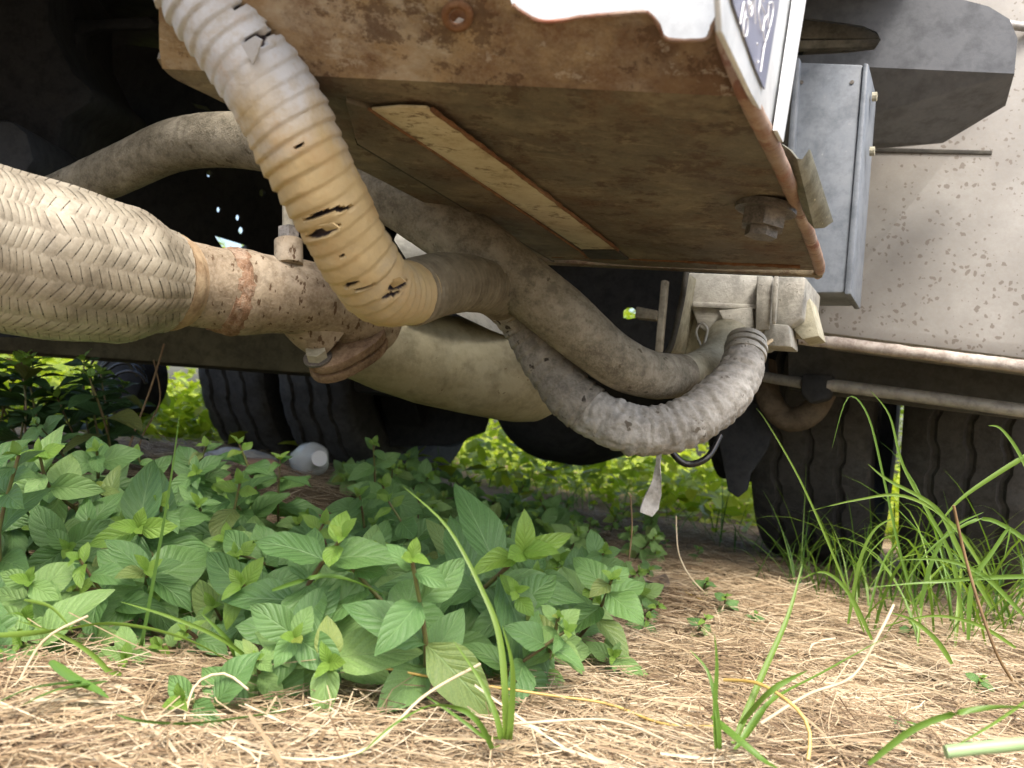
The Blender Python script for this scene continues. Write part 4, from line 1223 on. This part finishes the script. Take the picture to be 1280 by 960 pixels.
hero(300, 555, 1.15, T_MID[5], .5, .95, 'weed standing up in front of the far pair of tyres', None, (.5, 0))
hero(350, 575, 1.12, T_LONG[1], 2.5, .72, 'weed with one upright pointed leaf beside the clear bottle', None, (.4, 0))
hero(245, 590, 1.0, T_MID[6], .2, .9, 'weed with small yellowish tip leaves left of the brick pieces')
rnd = random.Random(11)
def place_words(x, y):
    if x < 130:
        a = 'beneath the braided pipe'
    elif x < 260:
        a = 'below the rusty weld band'
    elif x < 350:
        a = 'in front of the far tyres'
    elif x < 450:
        a = 'near the clear bottle'
    elif x < 560:
        a = 'below the muffler'
    elif x < 660:
        a = 'below the muffler end'
    else:
        a = 'below the loop of grey duct'
    b = 'far back' if y < 665 else ('deep' if y < 735 else 'low')
    return a, b
cnt = tries = 0
spots = []
while cnt < 205 and tries < 14000:
    tries += 1
    x = rnd.uniform(-40, 810)
    # near edge of the clump in the photograph: lower at the left and centre
    ynear = 835 if x < 120 else (840 - (x - 120) * .06 if x < 330 else (872 if x < 660 else 872 - (x - 660) * .6))
    y = rnd.uniform(566, ynear)
    p = on_ground(x, y)
    if p.y > 2.3 or p.y < .5:
        continue
    if p.y > 1.2 and 150 < x < 440:
        continue
    if any((p - q).length < .026 + .020 * q.y for q in spots):
        continue
    spots.append(p)
    cnt += 1
    a, b = place_words(x, y)
    tl = (rnd.uniform(.7, 1.3), rnd.uniform(-.4, .4))
    rz = rnd.uniform(0, 6.28)
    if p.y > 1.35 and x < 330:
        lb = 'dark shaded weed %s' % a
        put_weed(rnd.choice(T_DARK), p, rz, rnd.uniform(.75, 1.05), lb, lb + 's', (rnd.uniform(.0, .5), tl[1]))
    elif x > 715 or y > ynear - 12:
        lb = 'small leaved weed at the straw edge, %s' % a
        put_weed(rnd.choice(T_SMALL + T_LOW), p, rz, rnd.uniform(.75, 1.05), lb, 'small weeds, ' + a, tl)
    else:
        pale = rnd.random() < .38
        lb = '%s weed %s in the clump, %s' % ('pale green' if pale else 'mid green', b, a)
        put_weed(rnd.choice(T_PALE if pale else T_MID), p, rz, rnd.uniform(.78, 1.1), lb, lb, tl)
for k, (x, y, w_) in enumerate([(905, 770, 'behind the sparse tuft'), (880, 745, 'behind the sparse tuft'), (940, 785, 'behind the sparse tuft'), (1135, 800, 'before the near tyres'), (870, 800, 'behind the sparse tuft'), (1220, 870, 'beside the cut stem'), (1120, 935, 'beside the cut stem'), (830, 690, 'below the hanging scrap'), (868, 705, 'below the hanging scrap')]):
    put_weed(rnd.choice(T_LOW), on_ground(x, y), rnd.uniform(0, 6), rnd.uniform(.5, .8), 'tiny weed seedling alone in the straw ' + w_, 'seedlings ' + w_, (.6, 0))

# ------------------------------------------------------------------ straw and grass
def ribbon(bm, tone_l, uvl, pts, width, tone, side=None, vee=0.25):
    """bent blade with a centre crease; width tapers to the tip"""
    n = len(pts)
    prev = None
    for i in range(n):
        t = i / (n - 1)
        d = (pts[min(i + 1, n - 1)] - pts[max(i - 1, 0)])
        if d.length < 1e-7:
            d = Vector((0, 0, 1))
        d.normalize()
        s = side if side is not None else d.cross(Vector((0, 0, 1)))
        s = s - d * s.dot(d)
        if s.length < 1e-4:
            s = d.orthogonal()
        s.normalize()
        nn = s.cross(d)
        wd = width * 0.5 * (min(1.0, 0.55 + t * 3)) * (1 - t ** 2.2) + width * .02
        row = (bm.verts.new(pts[i] - s * wd + nn * wd * vee), bm.verts.new(pts[i] - nn * wd * vee), bm.verts.new(pts[i] + s * wd + nn * wd * vee))
        for v in row:
            v[tone_l] = tone
        if prev:
            for k in (0, 1):
                f = bm.faces.new((prev[k], prev[k + 1], row[k + 1], row[k]))
                f.smooth = True
                for lp, uvv in zip(f.loops, ((k / 2, t), (k / 2 + .5, t), (k / 2 + .5, t), (k / 2, t))):
                    lp[uvl].uv = uvv
        prev = row
def new_bm():
    bm = bmesh.new()
    return bm, bm.verts.layers.float.new('tone'), bm.loops.layers.uv.new('UVMap')
def done(bm, name, mat, parent=None):
    me = bpy.data.meshes.new(name)
    bm.to_mesh(me); bm.free()
    return link(name, me, mat, parent)
# straw litter
def straw_litter():
    rs = random.Random(5)
    V, Fc, tone = [], [], []
    def in_view(x, y):
        px = 640 + F * x / max(y, .1)
        return -150 < px < 1430
    for k in range(120000):
        y = .36 + 2.3 * rs.random() ** 2.3
        x = rs.uniform(-.72, .72) * (y + .15)
        # fewer stalks beneath the weeds
        px, py, _ = pix(Vector((x, y, 0)))
        dens = 1.0
        if px < 660 and py < 790:
            dens = .35
        if rs.random() > dens:
            continue
        L_ = rs.uniform(.02, .085) * (1.0 if rs.random() < .93 else 1.9)
        a = rs.gauss(0.25, 1.25)
        d = Vector((math.cos(a), math.sin(a), 0))
        z0 = gz(x, y) + abs(rs.gauss(0, .009)) * (.5 + .8 * abs(noise.noise(Vector((x * 12, y * 12, 9))))) + .001
        pitch = rs.gauss(0, .16)
        cv = rs.gauss(0, .55)
        sd = Vector((-d.y, d.x, 0))
        wd = rs.uniform(.00022, .0006) * (2.4 if rs.random() < .05 else 1)
        tn = min(1, max(0, rs.gauss(.50, .28) + .25 * noise.noise(Vector((x * 7, y * 7, 5)))))
        c = Vector((x, y, z0))
        n0 = len(V)
        arch = rs.uniform(-.02, .10)
        for q in range(5):
            t = q / 4 - .5
            p = c + d * (t * L_) + sd * (cv * L_ * t * t) + ZV * (pitch * L_ * t + arch * L_ * (.25 - t * t))
            g_ = gz(p.x, p.y) + .0008
            if p.z < g_:
                p.z = g_
            V.append(p - sd * wd); V.append(p + ZV * wd * 1.1); V.append(p + sd * wd)
            tone += [tn] * 3
        for q in range(4):
            a0 = n0 + q * 3
            Fc.append((a0, a0 + 1, a0 + 4, a0 + 3)); Fc.append((a0 + 1, a0 + 2, a0 + 5, a0 + 4))
    me = bpy.data.meshes.new('straw')
    me.from_pydata([tuple(v) for v in V], [], Fc)
    at2 = me.attributes.new('tone', 'FLOAT', 'POINT')
    at2.data.foreach_set('value', tone)
    for p in me.polygons:
        p.use_smooth = True
    o = link('straw', me, M['straw'])
    o['kind'] = 'stuff'; o['label'] = 'dry matted straw covering the ground'; o['category'] = 'straw'
straw_litter()

def arc(base, az, length, lean, droop, n=9, kink=0.0):
    """points of a blade that rises and bends over"""
    pts = [base]
    d = Vector((math.cos(az), math.sin(az), 0))
    a = lean
    p = base.copy()
    for i in range(n):
        a += droop / n * (0.5 + i / n)
        p = p + (d * math.sin(a) + ZV * math.cos(a)) * (length / n)
        if p.z < gz(p.x, p.y) + .002:
            p.z = gz(p.x, p.y) + .002
        pts.append(p)
    return pts
def tuft(loc, blades, label, group=None, mat='grass', seed=0, ln=(.12, .25), wd=(.003, .005), spread=.02, az=None, lean=(.1, .6), droop=(.3, 1.6)):
    rs = random.Random(seed)
    e_ = empty('grass_tuft', loc)
    tag(e_, label, 'grass', group)
    for k in range(blades):
        b0 = loc + Vector((rs.gauss(0, spread), rs.gauss(0, spread), 0))
        b0.z = gz(b0.x, b0.y) - .003
        a = rs.uniform(0, 6.28) if az is None else rs.gauss(az, .8)
        pts = arc(b0, a, rs.uniform(*ln), rs.uniform(*lean), rs.uniform(*droop))
        bm, tl, uvl = new_bm()
        ribbon(bm, tl, uvl, [p - loc for p in pts], rs.uniform(*wd), rs.random())
        me = bpy.data.meshes.new('blade'); bm.to_mesh(me); bm.free(); me.materials.append(M[mat])
        o = bpy.data.objects.new('blade', me); COL.objects.link(o); o.parent = e_
    return e_
def px_tuft(blades, label, mat='grass', group=None):
    """blades given as lists of (px, py, depth), root first, with a width in metres"""
    r0 = blades[0][0][0]
    loc = at(*r0)
    loc.z = min(loc.z, gz(loc.x, loc.y) + .01)
    e_ = empty('grass_tuft', loc)
    tag(e_, label, 'grass', group)
    for pts, wd in blades:
        pp = catmull([at(*q) for q in pts], 5) if len(pts) > 2 else [at(*pts[0]).lerp(at(*pts[1]), k / 6) for k in range(7)]
        for q in pp:
            q.z = max(q.z, gz(q.x, q.y) + .024)
        bm, tl, uvl = new_bm()
        ribbon(bm, tl, uvl, [p - loc for p in pp], wd * .72, random.random(), side=RT + UPV * .25)
        me = bpy.data.meshes.new('blade'); bm.to_mesh(me); bm.free(); me.materials.append(M[mat])
        o = bpy.data.objects.new('blade', me); COL.objects.link(o); o.parent = e_
    return e_
px_tuft([([(168, 850, .64), (182, 780, .63), (200, 680, .62), (215, 590, .61), (225, 512, .60)], .0035)], 'single upright grass blade crossing the broad leaved weed')
px_tuft([([(632, 950, .52), (632, 880, .52), (625, 800, .53), (606, 745, .54), (560, 660, .56), (503, 607, .58)], .0055),
         ([(634, 950, .52), (640, 880, .515), (640, 830, .51), (628, 782, .51)], .005),
         ([(628, 945, .52), (622, 900, .52), (600, 850, .53), (566, 800, .55)], .0048),
         ([(622, 952, .51), (600, 905, .50), (570, 884, .50), (530, 884, .49), (480, 915, .48), (435, 962, .47)], .0045),
         ([(625, 940, .52), (590, 910, .52), (548, 880, .53), (520, 862, .53)], .003)], 'green grass tuft in front of the weed clump, one long blade arching left', 'grass_bright')
px_tuft([([(896, 945, .52), (894, 880, .52), (896, 830, .52), (893, 792, .52)], .0042),
         ([(900, 945, .52), (896, 890, .52), (885, 840, .53), (862, 812, .54)], .004),
         ([(915, 935, .53), (950, 850, .55), (985, 770, .57), (1003, 705, .59)], .0055),
         ([(918, 940, .52), (960, 880, .54), (1030, 840, .56), (1110, 795, .58)], .0048),
         ([(925, 905, .53), (955, 870, .52), (985, 850, .52), (1010, 838, .52)], .006),
         ([(890, 895, .53), (925, 925, .51), (955, 950, .50), (975, 962, .49)], .006),
         ([(925, 930, .54), (950, 895, .54), (972, 860, .55)], .004)], 'sparse grass tuft on open straw with spread upright blades', 'grass_bright')
px_tuft([([(1085, 955, .45), (1140, 912, .45), (1200, 890, .45), (1260, 884, .45), (1320, 890, .46)], .0052),
         ([(1290, 870, .50), (1240, 905, .48), (1190, 935, .47)], .004)], 'broad grass blade arching over the straw beside the cut green stem', 'grass_bright')
px_tuft([([(130, 868, .54), (95, 900, .52), (60, 930, .50), (15, 970, .47)], .009),
         ([(120, 870, .54), (60, 905, .51), (20, 925, .49), (-30, 960, .46)], .006),
         ([(60, 850, .55), (90, 880, .53), (115, 905, .52), (130, 922, .51)], .008)], 'broad grass blades lying on straw below the left end of the clump', 'grass')
px_tuft([([(-20, 795, .56), (60, 790, .56), (140, 780, .57), (230, 798, .58), (310, 840, .60)], .005),
         ([(330, 840, .60), (280, 800, .59), (215, 772, .59), (150, 752, .60)], .0045),
         ([(150, 858, .56), (120, 822, .56), (80, 796, .56), (20, 775, .56)], .005),
         ([(30, 750, .56), (60, 757, .56), (80, 775, .56), (92, 792, .56)], .003),
         ([(300, 830, .61), (285, 800, .60), (250, 765, .60)], .006)], 'long grass blades trailing across the lower left weeds', 'grass_bright')
px_tuft([([(355, 916, .52), (250, 928, .50), (170, 932, .49), (140, 930, .49)], .0045)], 'single green blade lying on straw left of the red stemmed weed', 'grass')
px_tuft([([(340, 738, .60), (400, 720, .60), (440, 726, .60), (482, 745, .61)], .004)], 'short grass blade lying over the pale weeds', 'grass_bright')
# right hand grass
RG = [([(1205, 790, .95), (1190, 700, .95), (1160, 640, .95), (1128, 580, .95), (1112, 520, .95), (1088, 488, .95)], .006),
      ([(1150, 780, 1.0), (1125, 690, 1.0), (1105, 600, 1.0), (1085, 520, 1.0), (1060, 497, 1.0), (1040, 560, 1.0)], .004),
      ([(1240, 760, .9), (1200, 690, .9), (1170, 635, .9), (1110, 600, .9), (1085, 580, .9)], .007),
      ([(1240, 730, .9), (1190, 655, .9), (1130, 620, .9), (1070, 625, .9), (1008, 640, .9)], .005),
      ([(1300, 560, .9), (1250, 590, .9), (1200, 625, .9), (1170, 660, .9)], .007),
      ([(1290, 600, .9), (1270, 560, .9), (1250, 535, .9), (1235, 532, .9)], .005),
      ([(1080, 790, 1.0), (1040, 690, 1.0), (1000, 600, 1.0), (960, 530, 1.0), (945, 510, 1.0)], .0035),
      ([(1090, 800, .95), (1060, 740, .95), (1030, 715, .95), (1000, 725, .95)], .006),
      ([(1190, 830, .8), (1170, 800, .8), (1140, 775, .8), (1110, 765, .8)], .006),
      ([(1280, 770, .85), (1230, 720, .85), (1180, 700, .85), (1120, 700, .85)], .006),
      ([(1300, 720, .85), (1230, 722, .85), (1160, 728, .85), (1080, 735, .86)], .006),
      ([(1270, 810, .8), (1220, 780, .8), (1160, 770, .8), (1085, 790, .8)], .0045),
      ([(1210, 800, .85), (1215, 730, .85), (1240, 690, .85), (1262, 660, .85), (1255, 700, .85)], .007),
      ([(1300, 690, .9), (1260, 660, .9), (1220, 650, .9), (1160, 690, .9), (1120, 750, .9)], .006),
      ([(1150, 760, .95), (1165, 700, .95), (1190, 660, .95), (1230, 640, .95)], .007),
      ([(1060, 780, 1.05), (1075, 700, 1.05), (1095, 660, 1.05), (1125, 645, 1.05)], .006)]
px_tuft(RG, 'large grass tuft with long arching blades in front of the near rear tyres', 'grass_bright')
rs = random.Random(21)
for k, (x, y) in enumerate([(985, 735), (1020, 745), (1060, 752), (1100, 765), (1140, 770), (1180, 760), (1220, 775), (1260, 790), (1290, 760), (1000, 720), (1250, 740), (1200, 735), (1310, 800), (1080, 740)]):
    wl = 'inner' if x < 1110 else 'outer'
    tuft(on_ground(x, y), 11, 'grass tuft growing at the foot of the %s near tyre' % wl, 'grass at the %s near tyre' % wl, 'grass_bright' if k % 2 else 'grass', 100 + k, (.10, .22), (.002, .0042), .03)
for k, (x, y) in enumerate([(700, 640), (740, 645), (660, 620), (780, 660), (830, 655), (880, 670), (930, 690), (620, 610), (560, 620), (900, 650), (850, 640), (800, 632)]):
    wl = 'behind the weeds, below the differential' if x < 760 else 'below the torn mud flap'
    tuft(on_ground(x, y), 9, 'grass tuft ' + wl, 'grass ' + wl, 'grass', 200 + k, (.10, .22), (.002, .004), .04)

for k, (x, y) in enumerate([(1120, 800), (1170, 810), (1210, 790), (1255, 820), (1285, 800), (1240, 760), (1150, 770), (1300, 740)]):
    tuft(on_ground(x, y), 9, 'tall bright grass tuft with long bent blades before the near tyres', 'tall bright grass before the near tyres', 'grass_bright', 300 + k, (.18, .33), (.0022, .0045), .035, lean=(.05, .5), droop=(.8, 2.4))
# single stalks
def stalk(pts, r, mat, label, name='dry_stalk', group=None):
    pp = []
    for q in pts:
        v = at(*q) if len(q) == 3 else on_ground(*q) + ZV * .008
        v.z = max(v.z, gz(v.x, v.y) + r)
        pp.append(v)
    o = tube(name, pp, r, M[mat], None, 8, .008, rf=lambda s, a, p: 1 + .08 * noise.noise(p * 70))
    tag(o, label, 'stalk', group)
    return o
stalk([(470, 833, .60), (560, 850, .61), (680, 868, .62), (760, 880, .62), (830, 905, .60), (900, 908, .59)], 0.00088, 'yellow_stalk', 'long yellow stalk lying across the front of the weed clump')
stalk([(780, 712), (850, 745), (900, 770)], 0.00082, 'yellow_stalk', 'yellow stalk on straw behind the small leaved weed')
stalk([(1117, 756, .68), (1100, 790, .67), (1066, 845, .66), (1010, 868, .62), (950, 905, .57)], 0.00116, 'pale_stalk', 'jointed pale straw stalk slanting up off the ground')
stalk([(1192, 632, .80), (1205, 690, .80), (1222, 750, .79), (1245, 815, .78), (1265, 850, .78)], 0.00136, 'brown_stalk', 'upright brown dead stalk among the grass at the tyres')
stalk([(1010, 950, .50), (1012, 915, .51), (995, 885, .52), (950, 855, .54), (905, 850, .56)], 0.00102, 'yellow_stalk', 'curved yellow stem bent down to the straw')
stalk([(1182, 940, .42), (1235, 934, .42), (1400, 917, .425), (1600, 890, .44)], .0031, 'green_stem', 'cut pale green stem lying at the edge of the straw', 'cut_stem')
stalk([(300, 935, .48), (380, 950, .47), (460, 935, .48), (530, 870, .52), (600, 830, .55)], 0.00088, 'pale_stalk', 'pale straw stalk bent beneath the red stemmed weed')
stalk([(230, 900, .53), (245, 855, .55), (280, 842, .56), (310, 862, .55)], 0.00082, 'pale_stalk', 'looped dry straw standing up left of the pale weed')
stalk([(20, 860, .54), (55, 800, .55), (110, 770, .56)], 0.00082, 'pale_stalk', 'upright dry straw at the left end of the weeds')
stalk([(640, 905, .52), (760, 900, .54), (830, 925, .52)], 0.00088, 'pale_stalk', 'pale straw stalk lying right of the grass tuft')
stalk([(845, 645, 1.15), (848, 690, 1.12), (862, 720, 1.1), (880, 740, 1.08)], 0.00102, 'pale_stalk', 'bent dry stem standing behind the hanging scrap')
stalk([(788, 620, 1.3), (790, 660, 1.28), (786, 700, 1.25)], 0.00109, 'brown_stalk', 'dead upright stem beneath the duct loop')
stalk([(150, 590, 1.4), (168, 540, 1.42), (190, 480, 1.45), (205, 430, 1.48)], 0.00163, 'brown_stalk', 'dark twig rising past the black hub', 'twig')
stalk([(168, 580, 1.4), (178, 545, 1.42), (200, 500, 1.46), (192, 450, 1.48)], 0.00122, 'brown_stalk', 'thinner dark twig beside the black hub', 'twig')

# ------------------------------------------------------------------ litter
def lump(name, c, r, mat, label, cat, seed, squash=(1, 1, .6)):
    bm = bmesh.new()
    bmesh.ops.create_icosphere(bm, subdivisions=3, radius=1)
    for v in bm.verts:
        q = v.co.copy()
        k = 1 + .35 * noise.noise(q * 1.3 + Vector((seed, 0, 0))) + .12 * noise.noise(q * 4 + Vector((seed, 1, 0)))
        v.co = Vector((q.x * squash[0], q.y * squash[1], q.z * squash[2])) * r * k + c
    o = from_bm(bm, name, M[mat], None, True, 25)
    tag(o, label, cat)
    return o
p = on_ground(300, 580); lump('stone', p + ZV * .015, .045, 'stone', 'pale stone on the ground in front of the far tyres', 'stone', 2, (1.6, 1, .5))
p = on_ground(322, 592); lump('brick_piece', p + ZV * .010, .034, 'brick', 'broken orange brick piece half hidden by weeds', 'brick', 5, (1.5, .8, .55))
p = on_ground(262, 600); lump('brick_piece', p + ZV * .008, .026, 'brick', 'smaller orange brick piece lying left of the pale stone', 'brick', 8, (1.2, .8, .6))
# crumpled clear bottle
bd = at(392, 562, 1.75); bd.z = gz(bd.x, bd.y) + .036
ba = Vector((.35, -.80, .10)).normalized()
BT = empty('plastic_bottle', Vector((bd.x, bd.y, gz(bd.x, bd.y))))
tag(BT, 'crumpled clear plastic bottle lying in the weeds before the far tyres', 'bottle')
lathe('bottle_body', bd - ba * .07, ba, [(0, 0), (0, .030), (.01, .034), (.05, .034), (.075, .031), (.09, .024), (.10, .015), (.115, .013), (.116, 0)], 28, M['bottle'], BT,
      rf=lambda h, a: 1 + .16 * noise.noise(Vector((math.cos(a) * 1.4, math.sin(a) * 1.4, h * 30))))
prism('bottle_cap', bd + ba * .047, ba, .0145, .012, 22, M['cap'], BT, .001)
# dead leaf
bm = bmesh.new()
pc = on_ground(815, 742)
gr = [[bm.verts.new(pc + Vector((-.018 + .012 * i, -.03 + .02 * j, .012 + .006 * math.sin(i * 2 + j) + .006 * abs(i - 1.5)))) for i in range(4)] for j in range(4)]
for j in range(3):
    for i in range(3):
        bm.faces.new((gr[j][i], gr[j][i + 1], gr[j + 1][i + 1], gr[j + 1][i]))
bmesh.ops.subdivide_edges(bm, edges=bm.edges[:], cuts=1, use_grid_fill=True, smooth=.5)
bmesh.ops.solidify(bm, geom=bm.faces[:], thickness=.0008)
o = from_bm(bm, 'dead_leaf', M['dead_leaf']); tag(o, 'curled grey brown dead leaf on the straw beside the clump', 'leaf')

# ------------------------------------------------------------------ background vegetation, in sun beyond the truck
def leaf_cloud(name, n, pos, size, mat, seed, parent=None):
    rs = random.Random(seed)
    V, Fc, tone = [], [], []
    for k in range(n):
        c = pos(rs)
        s = rs.uniform(*size)
        a = rs.uniform(0, 6.28); tl = rs.gauss(.2, .5)
        d = Vector((math.cos(a) * math.cos(tl), math.sin(a) * math.cos(tl), math.sin(tl)))
        sd = d.cross(Vector((rs.gauss(0, .4), rs.gauss(0, .4), 1))).normalized()
        up_ = sd.cross(d)
        n0 = len(V)
        for (t, u, h) in ((0, 0, 0), (.35, -.3, .06), (.4, 0, -.02), (.35, .3, .06), (.72, -.2, 0), (.72, .2, 0), (1, 0, -.12)):
            V.append(tuple(c + d * (t * s) + sd * (u * s) + up_ * (h * s)))
        tn = rs.random()
        tone += [tn] * 7
        for f in ((0, 2, 1), (0, 3, 2), (1, 2, 4), (2, 3, 5), (2, 5, 4), (4, 5, 6)):
            Fc.append(tuple(n0 + q for q in f))
    me = bpy.data.meshes.new(name)
    me.from_pydata(V, [], Fc)
    a2 = me.attributes.new('tone', 'FLOAT', 'POINT'); a2.data.foreach_set('value', tone)
    me.uv_layers.new(name='UVMap')
    return link(name, me, M[mat], parent)
def cover(rs):
    d = 2.3 + 6.5 * rs.random() ** 1.5
    px = rs.uniform(-250, 1300)
    x = (px - 640) / F * d
    q = Vector((x, d, 0)) - B
    if q.dot(AX) < 2.45 and q.dot(LAT) < 1.75 and rs.random() > .06:
        return cover(rs)
    clump = .5 + .5 * noise.noise(Vector((x * 1.5, d * 1.5, 4)))
    return Vector((x, d, gz(x, d) + rs.random() ** 1.4 * (.06 + .30 * clump * min(1, (d - 2.0) / 1.5))))
o = leaf_cloud('undergrowth', 26000, cover, (.03, .075), 'far_leaf', 31)
o['kind'] = 'stuff'; o['label'] = 'sunlit yellow green undergrowth beyond the truck'; o['category'] = 'undergrowth'
def far_bush(x, y, r, h, seed, label):
    e_ = empty('bush', Vector((x, y, 0)))
    tag(e_, label, 'bush', None)
    rs0 = random.Random(seed)
    lobes = [(Vector((rs0.gauss(0, .45) * r, rs0.gauss(0, .4) * r, h * rs0.uniform(.15, .85))), r * rs0.uniform(.3, .55)) for _ in range(14)]
    def pos(rs):
        c, q = rs.choice(lobes)
        v = Vector((rs.gauss(0, 1), rs.gauss(0, 1), rs.gauss(0, 1))).normalized()
        p = c + v * q * (rs.random() ** .4)
        p.z = max(.03, p.z)
        return p + e_.location
    leaf_cloud('crown', 5200, pos, (.05, .11), 'far_leaf2' if seed % 2 else 'far_leaf', seed, e_)
    for k in range(5):
        a = k * 1.26 + seed
        tube('trunk', [Vector((x, y, -.05)), Vector((x + .15 * r * math.cos(a), y + .15 * r * math.sin(a), h * .35)), Vector((x + .4 * r * math.cos(a), y + .4 * r * math.sin(a), h * .75))], [.03, .02, .008], M['brown_stalk'], e_, 7, .08)
for k, (x, y, r, h, lb) in enumerate([(-3.6, 6.4, 1.3, 1.7, 'bright bush seen beside the far pair of tyres'),
                                      (-1.6, 8.8, 1.5, 1.9, 'darker green bush behind the muffler'),
                                      (.6, 9.2, 1.5, 1.8, 'pale green bush behind the hanging duct'),
                                      (2.6, 9.0, 1.5, 1.8, 'dark green bush between the mud flap and near tyres'),
                                      (-5.6, 5.0, 1.4, 1.8, 'bush beyond the left end of the cross beam'),
                                      (4.8, 8.6, 1.6, 1.9, 'light green bush behind the near rear tyres')]):
    far_bush(x, y, r, h, 60 + k, lb)
